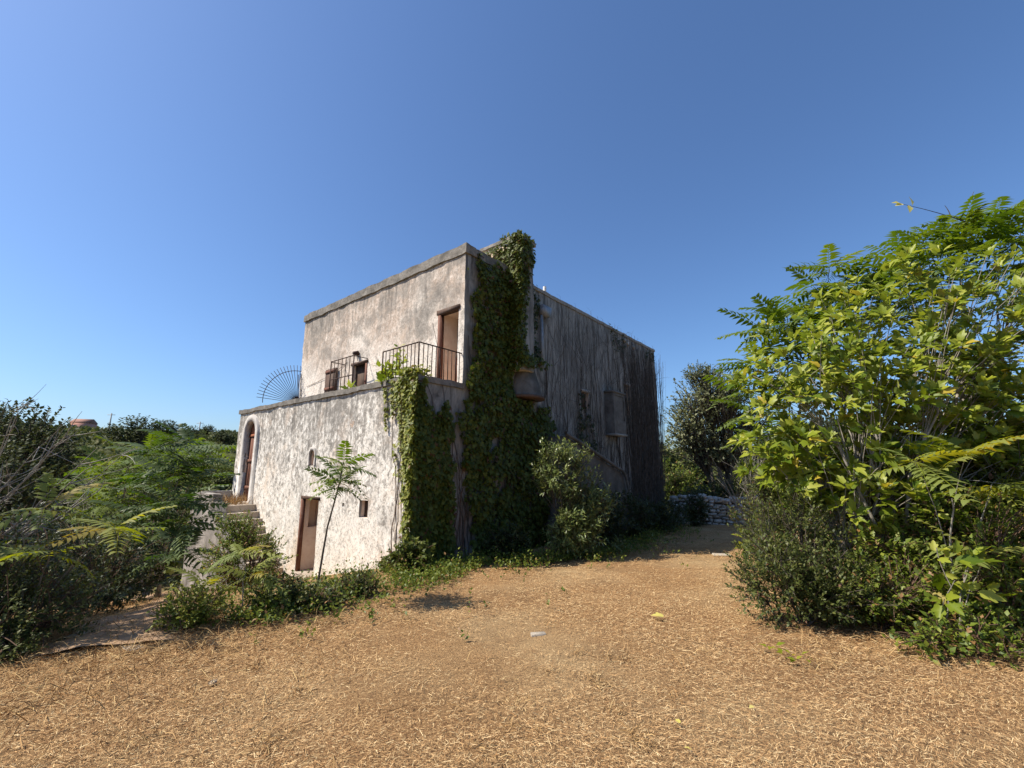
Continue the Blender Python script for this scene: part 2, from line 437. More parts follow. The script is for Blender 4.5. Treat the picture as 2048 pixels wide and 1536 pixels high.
# ================================================================== GROUND
def axis_samples(lo, hi, fine_lo, fine_hi, step, grow=1.16):
    a = list(np.arange(fine_lo, fine_hi + 1e-6, step))
    s = step; x = fine_hi
    while x < hi: s *= grow; x += s; a.append(min(x, hi))
    s = step; x = fine_lo
    while x > lo: s *= grow; x -= s; a.insert(0, max(x, lo))
    return np.array(a)
def build_ground():
    xs = axis_samples(-900, 900, -12, 10, .12); ys = axis_samples(-300, 900, -1, 16, .12)
    X, Y = np.meshgrid(xs, ys)
    Z = terrain(X, Y)
    P = np.stack([X, Y], -1)
    near = 1 - sstep(14, 24, np.hypot(X, Y))
    Z = Z + near * (.022 * vnoise(P, 1, .45, 3) + .008 * vnoise(P, 2, 2.0, 2))
    # keep the sheet under the floor of the house
    lx = (X + 1.874) * .633 + (Y - 8.4) * .774; ly = (X + 1.874) * -.774 + (Y - 8.4) * .633
    inh = (lx > .35) & (lx < 12.3) & (ly > .35) & (ly < 8.7)
    Z = np.where(inh, np.minimum(Z, -2.4), Z)
    nx, ny = len(xs), len(ys)
    i, j = np.meshgrid(np.arange(nx - 1), np.arange(ny - 1))
    a = (j * nx + i).ravel()
    F = np.stack([a, a + 1, a + nx + 1, a + nx], -1)
    V = np.stack([X.ravel(), Y.ravel(), Z.ravel()], -1)
    tag(link('ground', make_mesh('ground', V, F, M['ground'], None, True)), kind='structure')
build_ground()

def build_path():
    # trodden path that drops from the lawn past the foot of the steps
    c = np.array([(-3.75, 4.35), (-4.1, 5.2), (-4.5, 6.2), (-5.2, 7.6), (-6.2, 9.0), (-7.3, 10.2), (-8.7, 11.4), (-10.5, 12.8)])
    t = np.linspace(0, len(c) - 1, 60)
    cx = np.interp(t, range(len(c)), c[:, 0]); cy = np.interp(t, range(len(c)), c[:, 1])
    tx, ty = np.gradient(cx), np.gradient(cy); L = np.hypot(tx, ty); nx, ny = -ty / L, tx / L
    rows = []
    for k in range(60):
        w = .62 + .16 * math.sin(k * .7) + .1 * math.sin(k * 1.9 + 1)
        for q in np.linspace(-1, 1, 9):
            x, y = cx[k] + nx[k] * w * q, cy[k] + ny[k] * w * q
            rows.append((x, y, gz(x, y) + .05 - .075 * abs(q) ** 3 + .012 * math.sin(x * 9 + y * 7)))
    F = [(k * 9 + i, k * 9 + i + 1, k * 9 + i + 10, k * 9 + i + 9) for k in range(59) for i in range(8)]
    tag(link('path', make_mesh('path', rows, np.array(F)[:, ::-1], M['path'], None, True)), kind='structure')
build_path()

# ================================================================== HOUSE (local x = along the shaded side, local y = along the lit front)
YAW = .8851
HX, HY = -1.874, 8.4
def hw(a, b):
    c, s = math.cos(YAW), math.sin(YAW)
    return HX + a * c - b * s, HY + a * s + b * c
house = thing('farmhouse', 'abandoned two storey plastered farmhouse with roof terrace and peeling walls', 'house', (HX, HY, 0), YAW)

def solid(add, sub, step=.12, extra=()):
    """solid made of axis-aligned boxes, as a fine skin whose edges can be roughened"""
    lo = np.min([b[0::2] for b in add], 0); hi = np.max([b[1::2] for b in add], 0)
    ax = []
    for k in range(3):
        cuts = sorted(set([round(float(v), 4) for b in list(add) + list(sub) for v in b[2 * k:2 * k + 2] if lo[k] <= v <= hi[k]]))
        g = [cuts[0]]
        for a, b in zip(cuts[:-1], cuts[1:]):
            n = max(1, int(round((b - a) / step)))
            g += [a + (b - a) * (i + 1) / n for i in range(n)]
        ax.append(np.array(g))
    mid = [(g[1:] + g[:-1]) / 2 for g in ax]
    S = np.zeros([len(m) for m in mid], bool)
    def mask(b):
        q = [(mid[k] > b[2 * k]) & (mid[k] < b[2 * k + 1]) for k in range(3)]
        return np.ix_(*[np.where(v)[0] for v in q])
    for b in add: S[mask(b)] = True
    for b in sub: S[mask(b)] = False
    Sp = np.pad(S, 1)
    nx, ny, nz = [len(g) for g in ax]
    def vid(i, j, k): return (i * ny + j) * nz + k
    faces = []
    for axis in range(3):
        a = np.swapaxes(Sp, 0, axis)
        d = a[1:].astype(int) - a[:-1].astype(int)          # +1: entering solid
        d = d[:, 1:-1, 1:-1]
        for sgn in (1, -1):
            p, q, r = np.where(d == sgn)
            idx = {0: (p, q, r), 1: (q, p, r), 2: (r, q, p)}[axis]
            i, j, k = idx
            o = [np.zeros(3, int)] * 4
            u, v = [(1, 2), (2, 0), (0, 1)][axis]
            e = np.eye(3, dtype=int)
            offs = [0 * e[0], e[u], e[u] + e[v], e[v]]
            if sgn == 1: offs = offs[::-1]
            faces.append(np.stack([vid(i + w[0], j + w[1], k + w[2]) for w in offs], -1))
    F = np.concatenate(faces)
    used, inv = np.unique(F, return_inverse=True)
    F = inv.reshape(F.shape)
    V = np.stack([ax[0][used // (ny * nz)], ax[1][(used // nz) % ny], ax[2][used % nz]], -1)
    return V, F
def rough(V, a1=.012, f1=.9, a2=.006, f2=3.0, seed=0):
    o = np.stack([a1 * vnoise(V, seed + k, f1, 2) + a2 * vnoise(V, seed + 7 + k, f2, 2) for k in range(3)], -1)
    return V + o
def rsolid(name, add, sub, mat, parent, step=.12, a1=.012, a2=.006, seed=0, f1=.9, f2=3.0):
    V, F = solid(add, sub, step)
    V = rough(V, a1, f1, a2, f2, seed)
    return link(name, make_mesh(name, V, F, mat, None, True, 42), parent)

D1, T, HT = 1.258, 3.375, 6.71
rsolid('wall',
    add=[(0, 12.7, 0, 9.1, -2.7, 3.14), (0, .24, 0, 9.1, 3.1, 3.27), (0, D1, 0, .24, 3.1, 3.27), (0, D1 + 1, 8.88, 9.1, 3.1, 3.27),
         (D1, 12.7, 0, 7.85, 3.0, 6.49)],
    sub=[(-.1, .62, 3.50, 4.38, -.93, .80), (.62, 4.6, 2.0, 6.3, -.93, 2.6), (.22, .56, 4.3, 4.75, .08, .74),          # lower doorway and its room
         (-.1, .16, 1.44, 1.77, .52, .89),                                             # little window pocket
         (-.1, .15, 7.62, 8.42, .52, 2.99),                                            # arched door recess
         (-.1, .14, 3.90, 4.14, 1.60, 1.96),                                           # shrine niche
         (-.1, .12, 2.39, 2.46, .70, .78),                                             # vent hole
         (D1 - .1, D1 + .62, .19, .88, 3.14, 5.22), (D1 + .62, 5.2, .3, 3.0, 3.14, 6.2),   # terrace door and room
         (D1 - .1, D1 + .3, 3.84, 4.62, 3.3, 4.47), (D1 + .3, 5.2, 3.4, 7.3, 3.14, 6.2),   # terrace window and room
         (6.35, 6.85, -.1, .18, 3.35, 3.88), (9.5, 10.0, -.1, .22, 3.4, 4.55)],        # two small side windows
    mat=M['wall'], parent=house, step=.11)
# copings
rsolid('terrace_coping', [(-.05, .27, -.05, 9.14, 3.255, T), (.27, D1 - .01, -.05, .27, 3.255, T), (.27, D1 + 1, 8.85, 9.14, 3.255, T)], [], M['coping'], house, .09, .012, .012, 11)
rsolid('roof_coping', [(D1 - .05, D1 + .3, -.05, 7.89, 6.475, HT), (D1 + .3, 2.78, -.05, .28, 6.475, HT - .02)], [], M['coping'], house, .09, .012, .012, 12)
rsolid('roof_edge', [(3.45, 12.73, -.03, .3, 6.45, 6.55)], [], M['cement'], house, .12, .014, .01, 13)
rsolid('chimney_stack', [(2.8, 3.43, -.35, .9, 3.95, 7.44)], [], M['wall'], house, .1, .012, .008, 14)
rsolid('chimney_cap', [(2.74, 3.49, -.40, .98, 7.43, 7.52)], [], M['coping'], house, .08, .012, .012, 15)
# half-cone corbel under the chimney
def corbel_bay():
    g = Geo(); n = 14
    prof = [(4.15, .26), (3.95, .34), (3.7, .42), (3.45, .48), (3.34, .5)]
    V = []
    for z, r in prof:
        for k in range(n + 1):
            th = math.pi * k / n
            V.append((3.46 - r * 1.05 * math.cos(th), .02 - r * .9 * math.sin(th), z))
    F = [(i * (n + 1) + k, i * (n + 1) + k + 1, (i + 1) * (n + 1) + k + 1, (i + 1) * (n + 1) + k) for i in range(len(prof) - 1) for k in range(n)]
    c = [(0, k + 1, k) for k in range(1, n)]
    b = (len(prof) - 1) * (n + 1); d = [(b, b + k, b + k + 1) for k in range(1, n)]
    g.add(rough(np.array(V), .01, 2, .008, 5, 21), np.array(F)[:, ::-1], np.array(c + d))
    o = g.obj('corbelled_bay', M['darkcement'], house, None, True, 50)
    g2 = Geo(); pts = [(3.46 - .58 * math.cos(math.pi * k / n), -.5 * math.sin(math.pi * k / n)) for k in range(n + 1)]
    g2.prism(pts, 'z', 3.27, 3.34)
    g2.obj('rusty_floor_slab', M['bark_red'], o)
corbel_bay()
# boxed-out privy on the side wall
bx = rsolid('boxed_bay', [(7.9, 8.78, -.34, .02, 2.64, 4.02)], [(7.98, 8.70, -.40, -.31, 3.1, 3.94)], M['darkcement'], house, .1, .01, .008, 22)
g = Geo(); g.box(7.87, 8.81, -.37, .0, 2.58, 2.64); g.obj('bottom_slab', M['cement'], bx)
g = Geo(); g.prism([(7.87, 4.02), (8.81, 4.02), (8.81, 4.07), (7.87, 4.09)], 'y', -.37, .0); g.obj('top_slab', M['darkcement'], bx)
for x0, x1, z0, z1 in ((6.3, 6.9, 3.88, 3.96), (9.44, 10.06, 4.55, 4.64)):
    g = Geo(); g.box(x0, x1, -.03, .1, z0, z1); g.obj('lintel', M['palecement'], house)
w = Geo().box(9.52, 9.98, .13, .17, 3.42, 4.53).obj('side_window', M['zinc'], house)
Geo().box(9.735, 9.765, .10, .128, 3.42, 4.53).obj('mullion', M['shutter'], w)
w = Geo().box(6.37, 6.83, .12, .16, 3.37, 3.86).obj('side_window', M['shutter'], house)
for x, z in ((9.66, 6.28), (10.0, 6.2), (10.5, 6.17)):
    g = Geo(); g.prism([(x - .09, z + .07), (x, z - .09), (x + .09, z + .07)], 'y', -.06, .02); g.obj('corbel', M['palecement'], house)
# lean-to against the side wall with a rounded sloping coping
V, F = solid([(4.3, 7.9, -.7, .02, -.9, 2.4)], [], .12)
top = np.interp(V[:, 0], [4.3, 7.5, 7.9], [2.36, 1.36, 1.2])
V[:, 2] = -.9 + (V[:, 2] + .9) / 3.3 * (top + .9)
lean = link('lean_to', make_mesh('lean_to', rough(V, .015, .9, .008, 3, 31), F, M['darkcement'], None, True, 42), house)
pp = np.array([[(4.2, -.76, 2.42), (5.2, -.78, 2.12), (6.3, -.78, 1.77), (7.45, -.78, 1.42), (7.62, -.78, 1.25), (7.78, -.79, .8), (8.0, -.8, .1), (8.15, -.8, -.6)]])
V, F = tubes(pp, np.array([[.055, .055, .052, .05, .05, .04, .04, .04]]), 8)
link('rounded_coping', make_mesh('rounded_coping', rough(V, .008, 2, .004, 5, 32), F, M['darkcement'], None, True), lean)
# hopper, down pipe, flue
dp = Geo().prism([(4.08, 6.02), (4.52, 6.02), (4.44, 5.72), (4.16, 5.72)], 'y', -.2, -.01).obj('rain_hopper', M['zinc'], house)
g = Geo(); g.bar((4.16, -.09, 5.73), (4.16, -.09, 4.2), .045, 8); g.obj('down_pipe', M['zinc'], dp, None, True)
g = Geo(); g.bar((4.75, .2, 6.3), (4.75, .2, 6.86), .05, 10); g.obj('flue_pipe', M['white'], house, None, True, 40)

# ---- arched door with its moulded surround
def arch_ring(y0, y1, zs, ri, ro, x0, x1, zb, n=12):
    yc = (y0 + y1) / 2
    prof_i = [(yc - ri, zb)] + [(yc - ri * math.cos(math.pi * k / n), zs + ri * math.sin(math.pi * k / n)) for k in range(n + 1)] + [(yc + ri, zb)]
    prof_o = [(yc - ro, zb)] + [(yc - ro * math.cos(math.pi * k / n), zs + ro * math.sin(math.pi * k / n)) for k in range(n + 1)] + [(yc + ro, zb)]
    m = len(prof_i)
    V = [(x, *p) for x in (x0, x1) for prof in (prof_i, prof_o) for p in prof]
    def id_(xi, pi, k): return (xi * 2 + pi) * m + k
    F = []
    for k in range(m - 1):
        F += [(id_(0, 0, k), id_(0, 0, k + 1), id_(0, 1, k + 1), id_(0, 1, k)),
              (id_(1, 0, k), id_(1, 1, k), id_(1, 1, k + 1), id_(1, 0, k + 1)),
              (id_(0, 0, k), id_(1, 0, k), id_(1, 0, k + 1), id_(0, 0, k + 1)),
              (id_(0, 1, k), id_(0, 1, k + 1), id_(1, 1, k + 1), id_(1, 1, k))]
    for k in (0, m - 1):
        f = (id_(0, 0, k), id_(0, 1, k), id_(1, 1, k), id_(1, 0, k))
        F.append(f if k else f[::-1])
    return V, F
door = thing('arched_door', None, None); door.parent = house
for a in ('label', 'category'):
    if a in door: del door[a]
V, F = arch_ring(7.62, 8.42, 2.56, .40, .60, -.055, .155, .5)
Geo().add(rough(np.array(V), .006, 2, .004, 6, 41), F).obj('surround', M['palecement'], door, None, False)
for k in range(6):
    y0 = 7.625 + k * .1325
    Geo().box(.10 + .006 * (k % 2), .135, y0, y0 + .127, .53, 2.5).obj('plank', M['wood'], door)
n = 10
g = Geo(); g.prism([(8.02 - .4 * math.cos(math.pi * k / n), 2.56 + .4 * math.sin(math.pi * k / n)) for k in range(n + 1)], 'x', .105, .135); g.obj('fanlight_panel', M['woodlit'], door)
Geo().box(.075, .13, 7.62, 8.42, 2.48, 2.56).obj('transom', M['woodlit'], door)
for zz in (.9, 1.7): Geo().box(.075, .10, 7.64, 8.40, zz, zz + .09).obj('ledge', M['wood'], door)

# ---- lower doorway: timber jamb, half-height partition
ldoor = Geo().box(-.012, .07, 4.30, 4.385, -.93, .80).obj('door_jamb', M['wood'], house)
Geo().box(-.014, .12, 3.46, 4.40, .79, .86).obj('door_lintel', M['shutter'], house)
rsolid('threshold', [(-.28, .6, 3.42, 4.46, -1.2, -.92)], [], M['step'], house, .1, .012, .01, 44)
Geo().box(.12, .155, 1.45, 1.76, .53, .88).obj('window_shutter', M['shutter'], house)
# shrine niche with raised white moulding
V, F = arch_ring(3.90, 4.14, 1.86, .115, .19, -.018, .02, 1.60, 8)
nic = Geo().add(rough(np.array(V), .015, 3, .01, 7, 45), F).obj('niche_moulding', M['palecement'], house)
Geo().box(.11, .138, 3.9, 4.14, 1.6, 1.97).obj('niche_back', M['terracotta'], nic)

# ---- terrace door and window
Geo().box(D1 - .02, D1 + .10, .80, .885, 3.15, 5.16).obj('terrace_door_jamb', M['wood'], house)
Geo().box(D1 - .03, D1 + .12, .15, .93, 5.15, 5.26).obj('terrace_door_lintel', M['shutter'], house)
Geo().box(D1 + .56, D1 + .60, .20, .87, 3.15, 4.2).obj('door_leaf', M['terracotta'], house)
win = Geo().box(D1 + .12, D1 + .16, 4.06, 4.61, 3.32, 4.46).obj('terrace_window', M['shutter'], house)
Geo().box(D1 - .015, D1 + .1, 3.845, 3.92, 3.3, 4.45).obj('frame', M['wood'], win)
Geo().box(D1 - .03, D1 + .1, 3.82, 4.66, 4.45, 4.52).obj('head', M['shutter'], win)
shu = Geo().box(D1 - .09, D1 - .04, 5.38, 5.98, 3.3, 4.5).obj('shutter', M['shutter'], house)
for z in (3.35, 3.85, 4.38): Geo().box(D1 - .115, D1 - .088, 5.40, 5.96, z, z + .08).obj('rail', M['wood'], shu)
gr = thing('window_grille', None, None); gr.parent = house
gx = D1 - .42
for z in (3.45, 4.02, 4.56): g = Geo(); g.bar((gx, 3.84, z), (gx, 5.05, z), .014); g.obj('rail', M['iron'], gr)
for k in range(7): y = 3.84 + k * 1.21 / 6; g = Geo(); g.bar((gx, y, 3.42), (gx, y, 4.58), .011 if 0 < k < 6 else .016); g.obj('bar', M['iron'], gr)
for y in (3.84, 5.05): g = Geo(); g.bar((gx, y, 4.55), (D1, y, 4.55), .012); g.obj('bracket', M['iron'], gr)
lamp = Geo().bar((D1 - .16, 4.34, 4.76), (D1 - .02, 4.34, 4.78), .05, 10, .075).obj('wall_lamp', M['iron'], house)
g = Geo(); g.bar((D1 - .03, 4.33, 4.74), (D1 - .03, 4.31, 4.55), .01); g.obj('conduit', M['zinc'], lamp)
# cable sagging along the wall
pc = bezier([(D1 - .02, 7.3, 4.15)], [(D1 - .03, 5.8, 4.25)], [(D1 - .02, 4.9, 4.6)], 10)
V, F = tubes(pc, np.full((1, 10), .007), 4); link('cable', make_mesh('cable', V, F, M['iron']), house)

# ---- terrace railing
rail = thing('railing', None, None); rail.parent = house
ro = .066; rz0, rz1 = 3.34, 4.07
g = Geo(); g.bar((ro, ro, rz1), (ro, 1.32, rz1), .014); g.obj('top_rail', M['iron'], rail)
g = Geo(); g.bar((ro, ro, rz1), (D1, ro, rz1), .014); g.obj('top_rail', M['iron'], rail)
rb = random.Random(4)
for k in range(11): y = ro + k * (1.32 - ro) / 10; g = Geo(); g.bar((ro, y, rz0), (ro + rb.uniform(-.01, .01), y, rz1), .016 if k in (0, 10) else .0095); g.obj('baluster', M['iron'], rail)
for k in range(1, 11): x = ro + k * (D1 - ro) / 10.6; g = Geo(); g.bar((x, ro, rz0), (x, ro + rb.uniform(-.01, .01), rz1), .0095); g.obj('baluster', M['iron'], rail)

# ---- fan-shaped anti-climb grille closing the terrace end
fan = thing('fan_grille', None, None); fan.parent = house
hxx, hz, hy = D1 - .02, 3.66, 7.87
for k in range(18):
    th = rad(2 + k * 88 / 17)
    p0 = (hxx - .14 * math.cos(th), hy, hz + .14 * math.sin(th)); p1 = (hxx - 1.27 * math.cos(th), hy, hz + 1.27 * math.sin(th))
    g = Geo(); g.bar(p0, p1, .0085, 5); g.obj('spoke', M['iron'], fan)
for rr in (.14, 1.08):
    arc = np.array([[(hxx - rr * math.cos(rad(a)), hy, hz + rr * math.sin(rad(a))) for a in np.linspace(-6, 92, 20)]])
    V, F = tubes(arc, np.full((1, 20), .011), 5); link('arc', make_mesh('arc', V, F, M['iron']), fan)
for dx, dz in ((.02, 1.25), (.1, 1.2)):
    g = Geo(); g.bar((D1 - dx, hy - .3, 3.4), (D1 - dx, hy - .06, 3.4 + dz), .011); g.obj('stay', M['iron'], fan)

# ---- outside stairs along the front
st = thing('staircase', None, None); st.parent = house
N = 9; tr = .255; y_top = 7.36
for k in range(N):
    z1 = .50 - k * .178; y1 = y_top - k * tr
    o = rsolid('step', [(-.78 + .0, -.002, y1 - tr - .03 if k else y1 - tr, y1 + (.05 if k else 1.74), z1 - .175, z1)], [], M['step'], st, .09, .008, .007, 50 + k)
V, F = solid([(-1.0, -.785, 5.0, 7.4, -2.3, .62), (-1.0, -.785, 7.4, 9.25, -2.6, .82), (-.785, .0, 9.05, 9.25, -2.6, .82)], [(-1.1, -.7, 5.0, 7.4, .62, 2)], .1)
low = V[:, 1] < 7.35
tz = np.interp(V[:, 1], [5.0, 7.35], [-1.05, .66])
V[low, 2] = -2.3 + (V[low, 2] + 2.3) / 2.92 * (tz[low] + 2.3)
link('parapet', make_mesh('parapet', rough(V, .018, .8, .01, 2.5, 61), F, M['dirty'], None, True, 42), st)
V, F = solid([(-.79, -.003, 7.38, 9.06, -2.3, .32)], [], .2); link('landing_core', make_mesh('landing_core', V, F, M['cement']), st)

# ================================================================== PLANTS: shared machinery
def tri_fan(outline, centre):
    V = [centre] + outline
    n = len(outline)
    return np.array(V, float), np.array([(0, i + 1, (i + 1) % n + 1) for i in range(n)])
def leaf_quad(w=.5, fold=.12, curl=.15):
    """slim folded leaf of 4 triangles, unit length along +y"""
    V = np.array([(0, 0, 0), (-w / 2, .42, fold), (0, .5, 0), (w / 2, .42, fold), (0, 1, -curl)], float)
    return V, np.array([(0, 2, 1), (2, 4, 1), (0, 3, 2), (2, 3, 4)])
def leaf_tiny(w=.5, curl=.1):
    V = np.array([(0, 0, 0), (-w / 2, .45, .08), (w / 2, .45, .08), (0, 1, -curl)], float)
    return V, np.array([(0, 2, 1), (1, 2, 3)])
def mirror(half): return half + [(-x, y) for x, y in half[::-1] if abs(x) > 1e-6]
def bend(V, kx, ky):
    V = V.copy(); V[:, 2] = kx * np.abs(V[:, 0]) - ky * V[:, 1] ** 2; return V
_o = mirror([(0, .06), (.28, -.06), (.50, .20), (.30, .36), (.42, .62), (.17, .64), (0, 1.0)])
IVY = tri_fan([(x, y, 0) for x, y in _o], (0, .34, 0)); IVY = (bend(IVY[0], .18, .12), IVY[1])
_o = mirror([(0, .05), (.14, .0), (.27, .18), (.28, .40), (.38, .62), (.31, .74), (.21, .68), (.16, .88), (0, 1.12)])
FIG = [tri_fan([(x, y, 0) for x, y in _o], (0, .40, 0))[0], None]
FIG_F = tri_fan([(x, y, 0) for x, y in _o], (0, .40, 0))[1]
FIGS = [(bend(FIG[0], kx, ky), FIG_F) for kx, ky in ((.3, .25), (.6, .12), (.15, .6), (-.3, .4))]
LAUREL = leaf_quad(.34, .06, .12); SMALL = leaf_tiny(.5); ROUND = leaf_quad(.62, .08, .1); CLUMP = leaf_tiny(.85, .2)

def frame(Tv, Nv):
    Tv = unit(Tv); S = unit(np.cross(Tv, Nv)); Nn = np.cross(S, Tv); return S, Tv, Nn
def scatter(tmpl, pos, Tv, Nv, size, rng):
    Vt, Ft = tmpl
    S, Tu, Nn = frame(Tv, Nv)
    size = np.asarray(size, float).reshape(-1, 1, 1)
    V = pos[:, None, :] + size * (Vt[None, :, 0:1] * S[:, None] + Vt[None, :, 1:2] * Tu[:, None] + Vt[None, :, 2:3] * Nn[:, None])
    F = Ft[None] + (np.arange(len(pos)) * len(Vt))[:, None, None]
    return V.reshape(-1, 3), F.reshape(-1, Ft.shape[1]), np.repeat(rng.random(len(pos)), len(Ft))
def rdir(rng, n):
    return unit(rng.normal(size=(n, 3)))
def twig_leaves(P, Dv, L, k, rng, spread=.9):
    """k leaves alternating along each twig that ends in P and runs along Dv"""
    n = len(P)
    t = np.tile(np.linspace(0, 1, k), n); idx = np.repeat(np.arange(n), k)
    Dv = unit(Dv); d = Dv[idx]
    pos = P[idx] - d * ((1 - t) * np.repeat(L, k))[:, None]
    side = rdir(rng, n * k); side = unit(side - d * np.sum(side * d, 1, keepdims=True))
    Tv = unit(d * (.35 + .5 * t[:, None]) + side * spread + np.array([0, 0, .12]))
    Nv = unit(d * .5 + np.array([0, 0, .9]) + .45 * rdir(rng, n * k))
    return pos, Tv, Nv
def ell_tips(ells, n, rng, rlo=.55, lump=.22, seed=0, zmin=None):
    """twig tips in the outer shell of a few lumpy ellipsoids; each = (cx,cy,cz,rx,ry,rz[,weight])"""
    w = np.array([e[6] if len(e) > 6 else e[3] * e[4] + e[4] * e[5] + e[3] * e[5] for e in ells], float)
    c = rng.choice(len(ells), n, p=w / w.sum())
    E_ = np.array([e[:6] for e in ells], float)[c]
    u = rdir(rng, n)
    r = (rlo ** 2 + (1 - rlo ** 2) * rng.random(n)) ** .5
    r *= 1 + lump * vnoise(u * 1.2 + c[:, None] * 3.1, seed, .8, 3)
    P = E_[:, :3] + u * r[:, None] * E_[:, 3:]
    Dv = unit(u / E_[:, 3:] * E_[:, 3:].mean(1, keepdims=True) + np.array([0, 0, .5]) + .35 * rdir(rng, n))
    # holes
    keep = vnoise(P, seed + 3, .9 / max(.25, float(E_[:, 3:].mean())), 2) > -.55
    if zmin is not None: keep &= P[:, 2] > zmin
    return P[keep], Dv[keep]
def kmeans(P, k, rng, it=6):
    C = P[rng.choice(len(P), k, replace=False)]
    for _ in range(it):
        a = np.argmin(((P[:, None] - C[None]) ** 2).sum(-1), 1)
        for j in range(k):
            if (a == j).any(): C[j] = P[a == j].mean(0)
    return C, a
def skeleton(base, P, n_main, r0, rng, frac=.5, sides=5, spread=.1, lift=.35, rt=.004, tw=.45):
    """main limbs from the base to clusters of tips, and thin branches out to the tips"""
    base = np.asarray(base, float)
    n_main = min(n_main, len(P))
    C, a = kmeans(P, n_main, rng)
    out = []
    b0 = base + np.concatenate([rng.normal(size=(n_main, 2)) * spread, np.zeros((n_main, 1))], 1)
    end = b0 + (C - b0) * .92
    ctrl = b0 + (end - b0) * .45 + np.array([0, 0, 1.]) * (np.linalg.norm(end - b0, axis=1, keepdims=True) * lift * .5) + rng.normal(size=(n_main, 3)) * spread
    main = bezier(b0, ctrl, end, 9) + np.concatenate([np.zeros((n_main, 1, 3)), rng.normal(size=(n_main, 8, 3)) * spread * .12], 1)
    rr = np.linspace(1, .28, 9)[None] * r0 * rng.uniform(.75, 1.15, (n_main, 1))
    out.append(tubes(main, rr, sides + 1))
    sel = rng.random(len(P)) < frac
    Q = P[sel]; aa = a[sel]
    if len(Q):
        t = rng.integers(3, 9, len(Q)); s = main[aa, t]
        ctrl = (s + Q) / 2 + np.array([0, 0, .10]) * np.linalg.norm(Q - s, axis=1, keepdims=True) + rng.normal(size=(len(Q), 3)) * .03
        br = bezier(s, ctrl, Q, 5)
        rs = rr[aa, t] * tw
        out.append(tubes(br, np.linspace(1, 0, 5)[None] * (rs[:, None] - rt) * (rs[:, None] > rt) + rt, max(3, sides - 1)))
    V = []; F = []; n = 0
    for v, f in out: V.append(v); F.append(f + n); n += len(v)
    return np.concatenate(V), np.concatenate(F), main
def place(tx, ty, dz=0): return (tx, ty, gz(tx, ty) + dz)

def bush(name, label, cat, loc, ells, ntw, k, L, leaf, size, lmat, smat, n_main=6, r0=.02, seed=0, rlo=.5, lump=.22, spread=.08, group=None,
         crown='foliage', stem='stem', frac=.35, sides=4, lift=.35, zmin=.02, leafspread=.9, extra_tips=None, rt=.004):
    rng = np.random.default_rng(seed)
    t = thing(name, label, cat, loc, 0, group)
    P, Dv = ell_tips(ells, ntw, rng, rlo, lump, seed, zmin)
    if extra_tips is not None:
        P = np.concatenate([P, extra_tips[0]]); Dv = np.concatenate([Dv, unit(extra_tips[1])])
    pos, Tv, Nv = twig_leaves(P, Dv, rng.uniform(L * .6, L * 1.3, len(P)), k, rng, leafspread)
    V, F, rn = scatter(leaf, pos, Tv, Nv, size * rng.uniform(.65, 1.3, len(pos)), rng)
    link(crown, make_mesh(crown, V, F, lmat, rn), t, 'stuff')
    V, F, main = skeleton((0, 0, -.08), P, n_main, r0, rng, frac, sides, spread, lift, rt)
    link(stem, make_mesh(stem, V, F, smat, None, True), t)
    return t

# ---- compound (ailanthus) leaves as single shared meshes
def frond_mesh(name, npair, droop, mat, seed, wl=.043, ll=.255):
    r = np.random.default_rng(seed)
    V = []; F = []; n = 0
    def zz(y): return .10 * y - droop * y * y
    ys = np.linspace(0, 1, 7)
    for y in ys: V += [(-.006, y, zz(y)), (.006, y, zz(y))]
    F += [(2 * i, 2 * i + 1, 2 * i + 3) for i in range(6)] + [(2 * i, 2 * i + 3, 2 * i + 2) for i in range(6)]
    n = len(V)
    for i in range(npair):
        y = .16 + .8 * i / (npair - 1)
        prof = ll * (0.62 + .5 * math.sin(math.pi * min(1, (i + 1.2) / npair) ** .8))
        for s in (-1, 1):
            ang = rad(72 - 26 * i / npair + r.uniform(-9, 9)); l = prof * r.uniform(.85, 1.1); w = wl * r.uniform(.85, 1.15)
            dx, dy = s * math.sin(ang), math.cos(ang); dr = r.uniform(.18, .5)
            px, py = -dy * s, dx * s
            y0 = y + r.uniform(-.012, .012); z0 = zz(y0)
            def pt(a, b): return (dx * l * a + px * b * w, y0 + dy * l * a + py * b * w, z0 - dr * l * a * a + .25 * abs(b) * w)
            V += [pt(0, 0), pt(.28, 1), pt(.3, -1), pt(.68, .62), pt(.68, -.62), pt(1, 0)]
            q = [(0, 1, 2), (1, 3, 2), (2, 3, 4), (3, 5, 4)]
            F += [tuple(n + v for v in (f if s > 0 else f[::-1])) for f in q]; n += 6
    return make_mesh(name, V, np.array(F), mat)
FROND = {}
for key, m_ in (('g', 'ail'), ('y', 'ail_yellow'), ('d', 'ail_shaded')):
    FROND[key] = [frond_mesh('frond', 8 + i % 3, dr, M[m_], 70 + i) for i, dr in enumerate((.18, .3, .42, .55, .25))]
def put(name, me, parent, pos, Tv, Nv, size):
    S, T_, N_ = frame(np.asarray(Tv, float)[None], np.asarray(Nv, float)[None])
    mx = Matrix(((S[0][0] * size, T_[0][0] * size, N_[0][0] * size, pos[0]), (S[0][1] * size, T_[0][1] * size, N_[0][1] * size, pos[1]),
                 (S[0][2] * size, T_[0][2] * size, N_[0][2] * size, pos[2]), (0, 0, 0, 1)))
    o = bpy.data.objects.new(name, me); COL.objects.link(o); o.parent = parent; o.matrix_basis = mx
    return o
